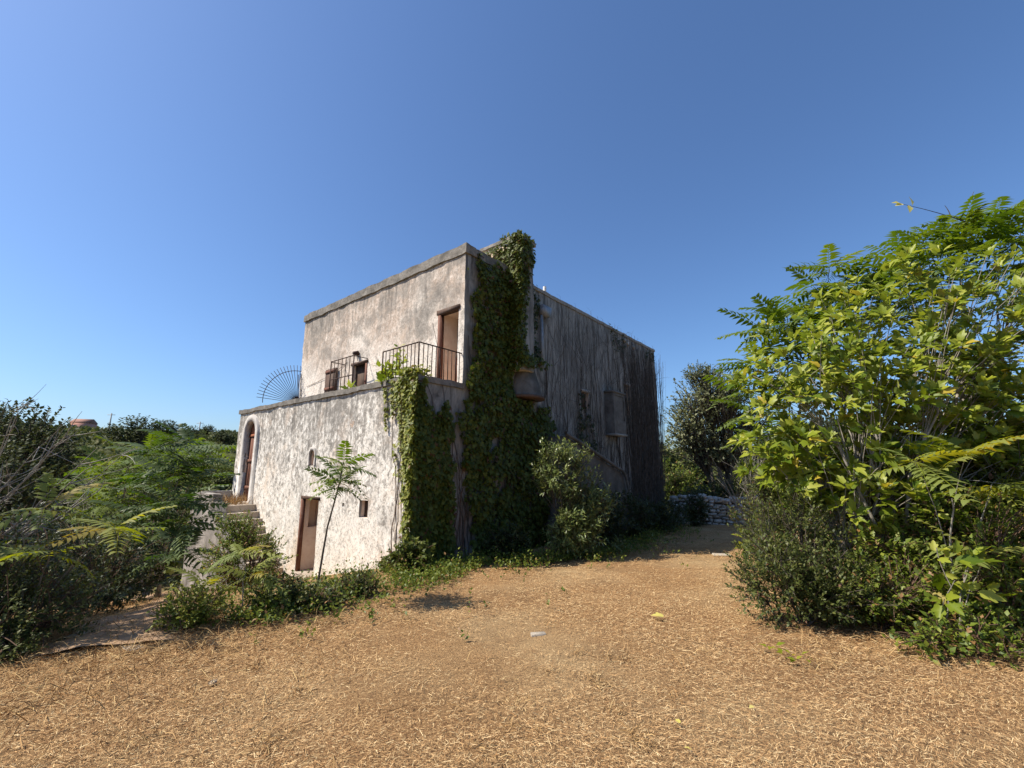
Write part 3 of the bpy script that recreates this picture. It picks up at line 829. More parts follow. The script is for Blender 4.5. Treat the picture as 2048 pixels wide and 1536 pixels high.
def ailanthus(label, loc, tips, size, key, n_main=3, r0=.03, per=9, seed=0, group=None, bark='bark_grey', cat='tree', lift=.5, spread=.05, name='ailanthus_tree', up=.35, trunk=None):
    """tips: (x,y,z) relative to the base; every tip carries a whorl of compound leaves, each its own part"""
    rng = np.random.default_rng(seed)
    t = thing(name, label, cat, loc, 0, group)
    P = np.array([q[:3] for q in tips], float)
    if trunk is not None:
        pth = np.array([trunk], float); n = pth.shape[1]
        V, F = tubes(pth, np.linspace(1, .55, n)[None] * r0, 7)
    else:
        V, F, main = skeleton((0, 0, -.1), P, min(n_main, len(P)), r0, rng, 1.0, 6, spread, lift, r0 * .18)
    link('trunk', make_mesh('trunk', V, F, M[bark], None, True), t)
    for q in tips:
        p = np.array(q[:3], float); n = q[3] if len(q) > 3 else per
        a0 = rng.uniform(0, 6.28)
        for i in range(n):
            az = a0 + i * 2.4 + rng.uniform(-.25, .25); el = rng.uniform(-.25, up + .75 * (i / max(1, n)))
            Tv = np.array([math.cos(az) * math.cos(el), math.sin(az) * math.cos(el), math.sin(el)])
            pos = p + np.array([0, 0, -.10 * size * (1 - i / n)])
            put('leaf', FROND[key][int(rng.integers(0, 5))], t, pos, Tv, (rng.normal() * .25, rng.normal() * .25, 1), size * rng.uniform(.7, 1.15))
    return t

# ================================================================== IVY ON THE HOUSE (built in house coordinates)
def in_poly(x, y, poly):
    x = np.asarray(x); y = np.asarray(y); c = np.zeros(x.shape, bool)
    n = len(poly)
    for i in range(n):
        (x1, y1), (x2, y2) = poly[i], poly[(i + 1) % n]
        hit = ((y1 > y) != (y2 > y)) & (x < (x2 - x1) * (y - y1) / (y2 - y1 + 1e-12) + x1)
        c ^= hit
    return c
def ivy_patch(rng, poly, n, plane, edge=.14, thick=.12, hole=-.62, seed=0):
    """leaf positions/frames over a polygon of a wall plane; plane = (axis, value, outward normal)"""
    pl = np.array(poly); lo = pl.min(0) - .1; hi = pl.max(0) + .1
    a = rng.uniform(lo[0], hi[0], n); b = rng.uniform(lo[1], hi[1], n)
    ab = np.stack([a, b], 1)
    ja = a + edge * vnoise(ab, seed, 1.6, 3); jb = b + edge * vnoise(ab, seed + 1, 1.6, 3)
    ok = in_poly(ja, jb, poly) & (vnoise(ab, seed + 2, 1.1, 3) > hole)
    a, b = a[ok], b[ok]
    th = thick * (.25 + .75 * np.clip(.5 + .7 * vnoise(np.stack([a, b], 1), seed + 5, .8, 2), 0, 1)) * rng.random(len(a)) ** .6 + .02
    axis, val, nrm = plane
    if axis == 'y': P = np.stack([a, val + nrm[1] * th, b], 1)
    else: P = np.stack([val + nrm[0] * th, a, b], 1)
    nn = np.array(nrm, float)
    Nv = unit(nn + np.array([0, 0, .35]) + .45 * rdir(rng, len(P)))
    Tv = unit(np.array([0, 0, -1.0]) + .35 * nn + .75 * rdir(rng, len(P)))
    return P, Tv, Nv
def vines(rng, starts, dirs, length, n=12, jit=.05, r=(.004, .011)):
    m = len(starts)
    t = np.linspace(0, 1, n)[None, :, None]
    P = starts[:, None] + dirs[:, None] * length[:, None, None] * t
    w = np.cumsum(rng.normal(size=(m, n, 3)) * jit, 1)
    w[:, :, 1] *= .12; w[:, :, 2] *= .5
    R = rng.uniform(*r, (m, 1)) * np.linspace(1, .4, n)[None]
    return tubes(P + w, R, 4)
def merge(parts):
    V = []; F = []; R = []; n = 0
    for p in parts:
        V.append(p[0]); F.append(p[1] + n); n += len(p[0])
        if len(p) > 2: R.append(p[2])
    return np.concatenate(V), np.concatenate(F), (np.concatenate(R) if R else None)

def build_ivy():
    rng = np.random.default_rng(5)
    root = thing('ivy', 'thick dark green ivy climbing the shaded side wall up over the chimney', 'ivy', (HX, HY, 0), YAW)
    A = [(1.5, 6.5), (1.45, 5.4), (1.42, 4.78), (1.40, 4.17), (1.36, 3.8), (1.22, 3.39), (1.16, 2.99), (1.10, 2.54), (1.26, 1.92), (1.36, 1.09), (1.54, -.35),
         (4.95, -.6), (5.0, .14), (4.79, 1.21), (4.58, 2.28), (4.49, 3.2), (2.9, 3.25), (2.85, 6.55)]
    lows = [ivy_patch(rng, A, 23000, ('y', 0, (0, -1, 0)), .18, .26, -.68, 1)]
    lows.append(ivy_patch(rng, [(2.8, 4.0), (3.9, 4.1), (4.1, 4.25), (3.5, 4.35), (2.8, 4.5)], 520, ('y', -.36, (0, -1, 0)), .06, .1, -.6, 2))
    # ivy on the front and right faces of the chimney stack and over its top
    lows.append(ivy_patch(rng, [(-.5, 4.0), (.05, 4.0), (.05, 6.5), (.85, 6.7), (.8, 7.36), (-.5, 7.5)], 5000, ('x', 2.8, (-1, 0, 0)), .09, .13, -.6, 3))
    lows.append(ivy_patch(rng, [(2.66, 4.1), (2.98, 4.1), (3.0, 5.2), (3.03, 5.8), (3.15, 6.2), (3.3, 6.8), (3.4, 7.45), (2.66, 7.5)], 2300, ('y', -.35, (0, -1, 0)), .05, .14, -.7, 4))
    P = np.stack([rng.uniform(2.72, 3.45, 420), rng.uniform(-.42, .25, 420), 7.50 + rng.random(420) ** 2 * .1], 1)
    lows.append((P, unit(rdir(rng, 420) + np.array([-.2, -.3, .3])), unit(rdir(rng, 420) * .5 + np.array([0, 0, 1.]))))
    pos, Tv, Nv = [np.concatenate([q[i] for q in lows]) for i in range(3)]
    V, F, rn = scatter(IVY, pos, Tv, Nv, .045 + .09 * rng.random(len(pos)) ** 1.4, rng)
    link('foliage', make_mesh('foliage', V, F, M['ivy'], rn), root, 'stuff')
    m = 70
    s = np.stack([rng.uniform(1.2, 4.4, m), np.full(m, -.03), np.full(m, -.4)], 1)
    V, F = vines(rng, s, unit(np.array([0, 0, 1.0]) + rng.normal(size=(m, 3)) * np.array([.16, 0, 0])), rng.uniform(2, 6, m), 14, .05, (.006, .018))
    link('stem', make_mesh('stem', V, F, M['vine'], None, True), root)
    # second plant: over the terrace corner, sun and shade put into its two leaf colours
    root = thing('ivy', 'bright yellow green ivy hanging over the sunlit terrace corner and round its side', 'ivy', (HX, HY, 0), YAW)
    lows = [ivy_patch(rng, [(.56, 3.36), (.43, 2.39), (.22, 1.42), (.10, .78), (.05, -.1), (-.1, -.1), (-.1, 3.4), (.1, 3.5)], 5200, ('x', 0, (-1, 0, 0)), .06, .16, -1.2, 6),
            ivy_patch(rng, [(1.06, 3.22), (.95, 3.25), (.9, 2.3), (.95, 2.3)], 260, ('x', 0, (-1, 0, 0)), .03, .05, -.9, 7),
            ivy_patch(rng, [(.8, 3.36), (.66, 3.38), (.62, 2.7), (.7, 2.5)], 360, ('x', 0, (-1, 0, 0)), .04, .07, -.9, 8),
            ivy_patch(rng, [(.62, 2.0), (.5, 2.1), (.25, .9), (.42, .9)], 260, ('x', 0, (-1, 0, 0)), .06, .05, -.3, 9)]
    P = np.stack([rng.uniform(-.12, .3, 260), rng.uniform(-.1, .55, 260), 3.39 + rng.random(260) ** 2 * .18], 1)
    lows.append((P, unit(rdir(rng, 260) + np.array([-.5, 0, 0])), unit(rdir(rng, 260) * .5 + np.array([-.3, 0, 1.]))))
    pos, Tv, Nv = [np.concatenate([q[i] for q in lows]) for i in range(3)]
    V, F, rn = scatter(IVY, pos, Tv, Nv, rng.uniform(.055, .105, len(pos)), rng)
    link('sunlit_foliage', make_mesh('sunlit_foliage', V, F, M['ivy_sunlit'], rn), root, 'stuff')
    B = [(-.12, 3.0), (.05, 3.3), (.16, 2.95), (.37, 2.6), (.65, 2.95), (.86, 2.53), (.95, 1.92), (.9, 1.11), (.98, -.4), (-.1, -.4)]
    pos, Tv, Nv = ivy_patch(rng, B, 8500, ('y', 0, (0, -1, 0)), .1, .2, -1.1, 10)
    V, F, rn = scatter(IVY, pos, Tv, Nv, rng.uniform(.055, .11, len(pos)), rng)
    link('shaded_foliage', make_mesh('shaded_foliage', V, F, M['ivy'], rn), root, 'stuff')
    m = 46
    s = np.concatenate([np.stack([rng.uniform(.0, 1.3, 34), np.full(34, -.03), np.full(34, -.4)], 1), np.stack([np.full(12, -.03), rng.uniform(.02, .5, 12), np.full(12, -.3)], 1)])
    V, F = vines(rng, s, unit(np.array([0, 0, 1.0]) + rng.normal(size=(m, 3)) * np.array([.08, 0, 0])), rng.uniform(2, 3.5, m), 14, .03, (.005, .014))
    link('stem', make_mesh('stem', V, F, M['bark_red'], None, True), root)
    # bare climber on the long wall
    root = thing('bare_climber', 'leafless climber of dry brown stems matting the grey side wall', 'climber', (HX, HY, 0), YAW)
    m = 420
    xs = np.concatenate([rng.uniform(4.4, 12.68, 150), rng.uniform(9.6, 12.68, 270)])
    s = np.stack([xs, np.full(m, -.025) - rng.random(m) * .05, np.full(m, -.8)], 1)
    d = unit(np.array([0, 0, 1.0]) + rng.normal(size=(m, 3)) * np.array([.09, 0, 0]))
    h = np.where(rng.random(m) < .55, rng.uniform(6.2, 7.2, m), rng.uniform(2, 6.5, m))
    V1, F1 = vines(rng, s, d, np.minimum(h, 7.2), 18, .05, (.004, .015))
    m2 = 380                                                    # side shoots
    s = np.stack([rng.uniform(4.6, 12.7, m2), np.full(m2, -.05) - rng.random(m2) * .06, rng.uniform(0, 6.0, m2)], 1)
    d = unit(np.stack([rng.normal(size=m2) * .6, -np.abs(rng.normal(size=m2)) * .06, rng.uniform(.2, 1, m2)], 1))
    V2, F2 = vines(rng, s, d, rng.uniform(.4, 1.6, m2), 8, .03, (.003, .008))
    m3 = 90                                                     # fringe beyond the far corner
    s = np.stack([np.full(m3, 12.68), rng.uniform(-.15, .3, m3), rng.uniform(1.2, 5.6, m3)], 1)
    d = unit(np.stack([np.ones(m3), -.4 * rng.random(m3), rng.uniform(-.3, .8, m3)], 1))
    V3, F3 = vines(rng, s, d, rng.uniform(.25, .9, m3), 7, .04, (.002, .006))
    V, F, _ = merge([(V1, F1), (V2, F2), (V3, F3)])
    V[:, 2] = np.minimum(V[:, 2], 6.6)
    link('stem', make_mesh('stem', V, F, M['vine'], None, True), root, 'stuff')
    # thin leafy strands still alive on it
    strands = [ivy_patch(rng, q, n, ('y', 0, (0, -1, 0)), .1, .1, -.35, 30 + i) for i, (q, n) in enumerate((
        ([(3.55, 4.4), (4.0, 4.4), (4.1, 6.5), (3.5, 6.7)], 700), ([(5.9, 1.9), (7.2, 1.7), (7.0, 3.0), (6.3, 4.0), (6.0, 3.2)], 900),
        ([(8.6, 5.7), (9.8, 5.7), (9.9, 6.45), (8.4, 6.6)], 240), ([(11.6, 5.9), (12.6, 5.9), (12.6, 6.4), (11.6, 6.4)], 160), ([(9, -.5), (12.6, -.6), (12.5, .2), (9, .4)], 900)))]
    pos, Tv, Nv = [np.concatenate([q[i] for q in strands]) for i in range(3)]
    V, F, rn = scatter(IVY, pos, Tv, Nv, rng.uniform(.05, .1, len(pos)), rng)
    link('foliage', make_mesh('foliage', V, F, M['shade'], rn), root, 'stuff')
build_ivy()

# ================================================================== FIG TREES
def fig_tree(label, loc, ells, nsh, per, size, n_main, r0, seed, n_obj=300, name='fig_tree', spread=.25, rlo=.35, cat='tree', zmin=.6, extra=None):
    rng = np.random.default_rng(seed)
    t = thing(name, label, cat, loc)
    P, Dv = ell_tips(ells, nsh, rng, rlo, .2, seed, zmin)
    if extra is not None: P = np.concatenate([P, np.array(extra)]); Dv = np.concatenate([Dv, np.tile([[-.2, -.3, 1.]], (len(extra), 1))])
    Dv = unit(Dv + np.array([0, 0, .55]))
    n = len(P); k = per
    idx = np.repeat(np.arange(n), k); j = np.tile(np.arange(k), n)
    az = np.repeat(rng.uniform(0, 6.28, n), k) + j * 2.4 + rng.normal(size=n * k) * .3
    d = Dv[idx]; ref = np.tile([[0.3, .9, .1]], (n * k, 1)); A = unit(np.cross(d, ref)); B = np.cross(d, A)
    rad_ = A * np.cos(az)[:, None] + B * np.sin(az)[:, None]
    open_ = rng.uniform(.35, 1.05, n * k) * (1.15 - .5 * j / k)
    Tv = unit(d * np.cos(open_)[:, None] + rad_ * np.sin(open_)[:, None] + np.array([0, 0, -.10]))
    pos = P[idx] - d * (.16 * (1 - j / k))[:, None] * size * 5 + rad_ * .05 * size * 4 + Tv * .02
    Nv = unit(d * .8 - rad_ * .25 + np.array([-.25, -.1, .3]) + .5 * rdir(rng, n * k))
    sz = size * rng.uniform(.45, 1.45, n * k) * (1.1 - .35 * j / k)
    wp = pos + np.array(loc)
    order = np.argsort(np.linalg.norm(wp - np.array([0, 0, 1.6]), axis=1) / sz)
    near, far = order[:n_obj], order[n_obj:]
    meshes = [make_mesh('leaf', V, F, M['fig']) for V, F in FIGS]
    for i in near: put('leaf', meshes[int(rng.integers(0, 4))], t, pos[i], Tv[i], Nv[i], float(sz[i]))
    if len(far):
        parts = []
        for q in range(4):
            s = far[q::4]; parts.append(scatter(FIGS[q], pos[s], Tv[s], Nv[s], sz[s], rng))
        V, F, rn = merge(parts)
        link('crown', make_mesh('crown', V, F, M['fig'], rn), t, 'stuff')
    V, F, main = skeleton((0, 0, -.12), P, n_main, r0, rng, .45, 6, spread, .15, .004, .3)
    link('trunk', make_mesh('trunk', V, F, M['bark_grey'], None, True), t)
    return t
fig_tree('large sunlit fig tree with many pale slender stems and broad lobed leaves', place(4.55, 5.75),
         [(-.2, .3, 2.55, 1.25, 1.0, 1.45), (1.15, .35, 3.1, 1.45, 1.1, 1.6), (2.7, .2, 2.8, 1.4, 1.1, 1.9), (-.8, .1, 1.75, .55, .5, .6), (1.4, .2, 1.8, 1.2, .6, .6), (2.6, -.2, 1.4, 1.0, .6, .8), (1.1, -.45, 1.15, 1.2, .4, .5, .9), (2.3, -.6, .9, .9, .4, .5, .8), (-.3, -.2, 1.3, .5, .4, .4, .4)], 1450, 9, .122, 12, .03, 101, spread=.34)
fig_tree('young fig with a few broad leaves in front of the brambles at bottom right', place(4.15, 4.45), [(0, 0, .75, .7, .4, .45)], 16, 4, .12, 5, .01, 102, 60, 'fig_sapling', .06, .4, 'sapling', .2)
fig_tree('small fig sprout with one yellow leaf in front of the dry stone wall', place(4.42, 8.5), [(0, 0, .45, .22, .2, .25)], 6, 4, .17, 2, .01, 103, 40, 'fig_sprout', .03, .3, 'sapling', .1)
fig_tree('fig bush growing on the terrace behind the iron railing', (*hw(.62, 1.35), 3.16), [(-.05, .1, .7, .28, .3, .42), (-.2, -.25, .3, .3, .3, .3), (-.15, -.6, .35, .25, .25, .4)], 34, 5, .15, 6, .012, 104, 120, 'terrace_fig', .05, .3, 'bush', .05,
         [(-.15, .12, 1.2)])
fig_tree('low leafy sapling below the terrace window', (*hw(.5, 3.1), 3.16), [(0, 0, .35, .35, .3, .25)], 9, 4, .17, 2, .01, 105, 40, 'terrace_sapling', .03, .3, 'bush', .05)

# ================================================================== AILANTHUS
def rel(base, pts): return [tuple(np.array(p[:3]) - np.array(base)) + tuple(p[3:]) for p in pts]
b = place(6.0, 9.6)
ailanthus('left ailanthus tree with drooping feather leaves behind the fig', b, rel(b, [(5.55, 9.2, 4.55), (6.2, 9.3, 4.95), (5.2, 9.0, 3.75), (5.7, 9.0, 3.3), (5.0, 8.9, 2.7), (6.6, 9.5, 5.2), (5.8, 8.8, 4.0), (5.1, 9.3, 3.2), (6.4, 9.0, 4.2), (5.2, 8.8, 2.1), (5.9, 9.0, 4.6), (6.9, 9.2, 4.7), (6.5, 8.8, 3.6)]), .88, 'g', 3, .03, 11, 111, bark='bark_dark')
b = place(7.7, 9.6)
ailanthus('tall thin ailanthus with an umbrella of leaves above the fig', b, rel(b, [(7.3, 9.3, 6.05), (7.9, 9.4, 5.75), (6.9, 9.3, 5.6), (7.6, 9.1, 5.3), (8.4, 9.3, 5.5), (7.2, 9.0, 4.8), (8.0, 9.0, 4.9)]), .88, 'g', 2, .03, 11, 112, bark='bark_dark')
b = place(10.2, 9.8)
ailanthus('tallest ailanthus tree at the right edge with a wide flat crown', b, rel(b, [(8.9, 9.2, 6.4), (9.7, 9.3, 6.6), (10.5, 9.2, 7.1), (11.4, 9.3, 7.45), (9.2, 9.0, 5.9), (10.2, 9.0, 6.2), (11.0, 9.0, 6.5), (12.0, 9.2, 6.9), (8.5, 9.3, 5.8), (12.4, 9.5, 7.6), (9.9, 9.6, 6.9), (11.6, 8.8, 6.0), (10.6, 8.7, 5.6), (9.3, 8.8, 5.4), (8.8, 8.9, 5.0), (9.8, 8.7, 4.9), (11.2, 8.6, 5.2), (12.2, 8.8, 5.6), (8.9, 9.4, 6.0), (10.9, 9.5, 6.9)]), .9, 'g', 4, .045, 11, 113, bark='bark_dark')
b = place(4.75, 4.95)
ailanthus('leaning ailanthus sapling with yellow green leaves across the lower fig stems', b, rel(b, [(4.35, 4.75, 1.65, 7), (4.9, 4.7, 1.75, 8), (5.3, 4.9, 1.4, 6), (4.6, 4.5, .75, 4)]), .6, 'y', 2, .016, 7, 114, name='ailanthus_sapling', cat='sapling')
b = place(-2.47, 5.85)
ailanthus('slender ailanthus sapling standing alone before the white front wall', b, [(.21, .02, 1.58, 11), (.22, .02, 1.76, 11), (.18, .0, 1.48, 9)], .41, 'g', 1, .015, 7, 115, bark='bark_dark', name='ailanthus_sapling', cat='sapling', up=.25,
          trunk=[(0, 0, -.1), (.02, 0, .35), (.05, .01, .7), (.08, .0, .95), (.14, .01, 1.25), (.19, .02, 1.52), (.22, .02, 1.78)])
b = place(-3.1, 5.35)
ailanthus('bright green ailanthus seedling beside the foot of the steps', b, rel(b, [(-3.15, 5.3, .62, 6), (-3.0, 5.3, .38, 5), (-3.45, 5.2, .28, 6), (-3.35, 5.05, .12, 5)]), .42, 'y', 2, .012, 6, 116, name='ailanthus_seedling', cat='sapling')
b = place(-5.15, 4.95)
ailanthus('yellow green ailanthus sapling leaning over the dark shrub at the left edge', b, rel(b, [(-4.85, 4.65, 1.2, 7), (-4.05, 4.6, .98, 8), (-4.55, 4.5, .78, 6), (-5.2, 4.6, .85, 5)]), .55, 'y', 3, .016, 7, 117, name='ailanthus_sapling', cat='sapling')
b = place(-7.0, 9.2)
ailanthus('shade-toned ailanthus tree hanging over the stained outer wall of the stairs', b, rel(b, [(-6.7, 9.0, 1.7), (-6.75, 9.2, 2.0), (-7.1, 9.2, 2.1), (-7.6, 9.3, 1.9), (-6.4, 8.9, 1.35), (-6.9, 9.0, 1.45), (-7.5, 9.1, 1.35), (-6.4, 8.8, .85), (-6.8, 8.8, .75), (-7.3, 8.9, .7), (-6.6, 8.7, .3), (-7.1, 8.8, .2), (-6.1, 8.5, .55), (-6.25, 8.5, 1.0), (-6.0, 8.4, .1), (-6.45, 8.5, -.1)]), .72, 'd', 3, .03, 10, 118)
b = place(-9.0, 10.3)
ailanthus('spreading ailanthus tree between the dead branches and the stairs', b, rel(b, [(-8.7, 10.0, 1.8), (-9.2, 10.0, 1.6), (-9.6, 9.9, 1.3), (-8.3, 9.8, 1.35), (-8.8, 9.7, .8), (-9.4, 9.8, .6), (-8.2, 9.9, 1.9), (-8.3, 9.6, .4), (-8.0, 10.2, 1.2), (-9.9, 10.3, 1.0), (-8.9, 9.6, .1), (-9.6, 9.7, .1)]), .78, 'g', 4, .035, 9, 119)
b = place(-11.5, 14.6)
ailanthus('far ailanthus tree beyond the stair landing left of the arched door', b, rel(b, [(-9.9, 14.6, 2.2), (-10.4, 14.4, 1.9), (-11.2, 14.4, 1.9), (-12.2, 14.6, 1.6), (-11.4, 14.2, 1.2), (-12.2, 14.0, 1.0), (-13.0, 14.4, 1.2), (-10.4, 14.2, 1.3), (-10.9, 14.2, .6), (-13.4, 14.6, .6), (-12.8, 14.0, .4), (-9.8, 14.5, 1.6)]), .95, 'g', 5, .04, 8, 120)
# ================================================================== SHRUBS AND TREES ROUND THE HOUSE
bush('laurel_bush', 'pale glossy laurel bush against the ivy covered side wall', 'bush', place(1.08, 9.42), [(0, 0, 1.8, .72, .5, .72), (.45, .1, 1.15, .68, .45, .6), (.1, -.05, .45, .55, .4, .5), (.3, -.15, .7, .65, .4, .6)],
     1150, 9, .28, LAUREL, .098, M['laurel'], M['bark_dark'], 7, .022, 201)
bush('laurel_shoot', 'tiny pale laurel shoot on the edge of the house shadow', 'plant', place(2.3, 10.0), [(0, 0, .22, .3, .2, .2)], 26, 7, .18, LAUREL, .09, M['laurel'], M['bark_red'], 4, .007, 202)
bush('laurel_shoot', 'sparse twiggy shoot right of the tiny laurel on the straw', 'plant', place(3.3, 10.2), [(0, 0, .24, .3, .2, .2)], 11, 6, .18, LAUREL, .075, M['laurel'], M['bark_red'], 4, .006, 203)
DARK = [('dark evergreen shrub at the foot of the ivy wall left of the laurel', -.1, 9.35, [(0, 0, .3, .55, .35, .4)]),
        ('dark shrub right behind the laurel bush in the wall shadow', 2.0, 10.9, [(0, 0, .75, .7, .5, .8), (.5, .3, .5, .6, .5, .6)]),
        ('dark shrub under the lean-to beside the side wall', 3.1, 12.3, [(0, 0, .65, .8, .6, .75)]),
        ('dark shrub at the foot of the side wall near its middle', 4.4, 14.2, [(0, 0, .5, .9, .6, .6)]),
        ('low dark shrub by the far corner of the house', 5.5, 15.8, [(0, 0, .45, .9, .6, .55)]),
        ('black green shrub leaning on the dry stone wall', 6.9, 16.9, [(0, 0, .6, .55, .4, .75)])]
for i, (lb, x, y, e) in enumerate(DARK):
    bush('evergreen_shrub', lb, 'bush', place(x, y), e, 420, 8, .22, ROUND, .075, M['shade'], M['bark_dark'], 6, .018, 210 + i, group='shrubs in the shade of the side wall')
# right-hand thicket
bush('mastic_bush', 'dense dark mastic bush at the left end of the thicket', 'bush', place(3.1, 5.15), [(-.05, 0, .5, .72, .6, .55), (.35, .35, .85, .6, .55, .6), (.4, -.1, .4, .6, .5, .45)], 1700, 10, .2, SMALL, .044, M['mastic'], M['bark_dark'], 9, .013, 221, frac=.2)
bush('mastic_bush', 'taller olive green mastic bush behind the dense dark one', 'bush', place(3.95, 6.7), [(0, 0, .8, .7, .7, .85), (.2, .2, 1.5, .5, .5, .5)], 1200, 10, .22, SMALL, .047, M['mastic'], M['bark_dark'], 8, .014, 222, frac=.2)
bush('bramble', 'tangled bramble with dry stalks in front of the fig stems', 'bush', place(3.95, 4.95), [(0, 0, .32, .65, .45, .42), (.5, .2, .4, .5, .4, .42)], 560, 8, .22, ROUND, .055, M['bramble'], M['bark_red'], 10, .008, 223, frac=.6)
bush('bramble', 'bright leafy bramble growing among the pale fig stems', 'bush', place(4.55, 5.3), [(0, 0, .6, .75, .35, .55), (.8, .1, .9, .7, .4, .7)], 620, 8, .24, ROUND, .07, M['bramble'], M['bark_red'], 8, .008, 230, frac=.5)
bush('bramble', 'leafy bramble in the bottom right corner', 'bush', place(4.75, 4.65), [(0, 0, .42, .75, .45, .5), (.65, .2, .75, .6, .5, .65)], 700, 8, .24, ROUND, .065, M['bramble'], M['bark_red'], 10, .008, 224, frac=.6)
bush('bramble', 'low trailing bramble along the straw edge at bottom right', 'bush', place(4.15, 4.2), [(0, 0, .15, .8, .35, .25)], 260, 7, .18, ROUND, .055, M['bramble'], M['bark_red'], 8, .006, 225, frac=.6)
bush('evergreen_shrub', 'deep green shrub filling the gap under the fig crown', 'bush', place(5.2, 6.5), [(0, 0, .9, 1.1, .6, 1.0), (1.0, .2, 1.2, 1.0, .6, 1.2)], 800, 8, .26, ROUND, .085, M['ivy'], M['bark_dark'], 8, .016, 226)
bush('evergreen_shrub', 'deep green shrub under the fig at the right frame edge', 'bush', place(6.4, 5.6), [(0, 0, 1.0, .9, .7, 1.2)], 600, 8, .26, ROUND, .085, M['ivy'], M['bark_dark'], 6, .016, 227)
bush('evergreen_shrub', 'dark hedge mass between the fig and the ailanthus trees', 'bush', place(6.6, 8.1), [(0, 0, 1.2, 1.3, .6, 1.4), (1.9, .3, 1.7, 1.4, .7, 1.8), (4.0, .6, 2.0, 1.6, .8, 2.1)], 1500, 7, .3, ROUND, .1, M['shade'], M['bark_dark'], 8, .02, 228)
bush('twiggy_thicket', 'dry brownish twig thicket between the holm oak and the fig', 'bush', place(6.2, 11.6), [(0, 0, 1.3, 1.1, .7, 1.3), (1.2, .2, 1.8, 1.0, .7, 1.3)], 420, 3, .3, SMALL, .05, M['oak'], M['dead'], 14, .014, 229, frac=1.0, rlo=.2, rt=.005)
# holm oak behind the stone wall and its neighbours
bush('holm_oak', 'grey green holm oak rising behind the dry stone wall', 'tree', place(9.9, 21.0), [(0, 0, 5.7, 1.9, 1.7, 1.5), (-1.45, -.2, 4.3, 1.4, 1.2, 1.35), (1.35, .2, 4.7, 1.5, 1.3, 1.5), (-.2, 0, 3.2, 1.9, 1.2, 1.0), (-.5, 0, 6.8, 1.0, .8, .6)],
     2300, 8, .45, ROUND, .125, M['oak'], M['bark_dark'], 7, .11, 231, crown='crown', stem='trunk', spread=.3, lift=.4, rt=.012, rlo=.3)
bush('evergreen_shrub', 'almost black evergreen under the holm oak behind the wall', 'bush', place(8.8, 19.3), [(0, 0, .9, 1.5, .6, 1.0), (1.3, .2, .8, 1.2, .6, 1.0)], 700, 7, .35, ROUND, .12, M['shade'], M['bark_dark'], 6, .03, 232)
bush('hedge_tree', 'sunlit green tree seen past the far corner of the house', 'tree', place(9.6, 28.0), [(0, 0, 1.6, 1.5, 1.2, 1.7), (1.6, .5, 1.4, 1.4, 1.2, 1.5)], 700, 8, .5, ROUND, .16, M['bramble'], M['bark_dark'], 4, .07, 233, crown='crown', stem='trunk')
bush('hedge_tree', 'dark rounded tree on the right beyond the ailanthus', 'tree', place(16, 24.0), [(0, 0, 3.0, 3.2, 2, 2.6), (-3, 0, 2.2, 2.4, 1.6, 2.0)], 900, 7, .6, ROUND, .2, M['scrub_dark'], M['bark_dark'], 5, .1, 234, crown='crown', stem='trunk')
# left foreground
bush('mastic_bush', 'large dark fine leaved shrub filling the bottom left corner', 'bush', place(-4.85, 4.55), [(0, 0, .35, .85, .65, .55), (-.7, .2, .5, .9, .7, .6), (.1, -.45, .15, .7, .4, .3)], 1500, 10, .22, SMALL, .045, M['mastic'], M['bark_red'], 10, .012, 241)
bush('mastic_bush', 'dark shrub on the slope behind the left corner shrub', 'bush', place(-5.6, 6.2), [(0, 0, .5, 1.0, .7, .7), (-1.4, .2, .7, 1.1, .8, .9)], 900, 9, .24, SMALL, .055, M['shade'], M['bark_red'], 8, .012, 242)
bush('mastic_bush', 'olive shrub growing in front of the stone steps', 'bush', place(-4.35, 7.5), [(0, 0, .55, .7, .5, .6), (-.25, .1, .9, .4, .35, .4)], 760, 10, .2, SMALL, .048, M['bramble'], M['bark_red'], 8, .012, 243)
bush('low_shrub', 'sunny yellow green low shrub at the edge of the straw left of the sapling', 'bush', place(-3.4, 4.95), [(0, 0, .2, .36, .3, .28)], 330, 8, .16, ROUND, .045, M['ivy_sunlit'], M['bark_red'], 6, .007, 244)
bush('low_shrub', 'dark low shrub between the seedling and the lone sapling', 'bush', place(-2.75, 5.55), [(0, 0, .2, .45, .3, .3), (.35, .15, .12, .4, .3, .2)], 380, 8, .17, ROUND, .05, M['mastic'], M['bark_red'], 6, .007, 245)
bush('low_shrub', 'brownish low shrub right of the lone sapling', 'bush', place(-2.1, 6.25), [(0, 0, .15, .35, .25, .22)], 200, 8, .15, SMALL, .05, M['mastic'], M['bark_red'], 8, .006, 246, frac=.8)
bush('low_shrub', 'leafy clump at the base of the ivy covered corner', 'bush', place(-1.75, 7.85), [(0, 0, .25, .42, .35, .4), (-.35, .35, .1, .35, .3, .2)], 420, 8, .18, IVY, .06, M['ivy'], M['bark_red'], 6, .007, 247)
bush('evergreen_shrub', 'black green shrub in the hollow under the left ailanthus', 'bush', place(-7.6, 8.4), [(0, 0, .6, 1.2, .7, .8), (-1.6, .3, .7, 1.3, .8, 1.0)], 900, 8, .28, ROUND, .09, M['shade'], M['bark_dark'], 6, .018, 248)
bush('evergreen_shrub', 'dark shrub in the hollow at the left frame edge', 'bush', place(-9.4, 7.9), [(0, 0, .9, 1.3, .8, 1.2), (-1.5, .3, 1.0, 1.3, .9, 1.3)], 900, 8, .28, ROUND, .09, M['shade'], M['bark_dark'], 6, .018, 249)
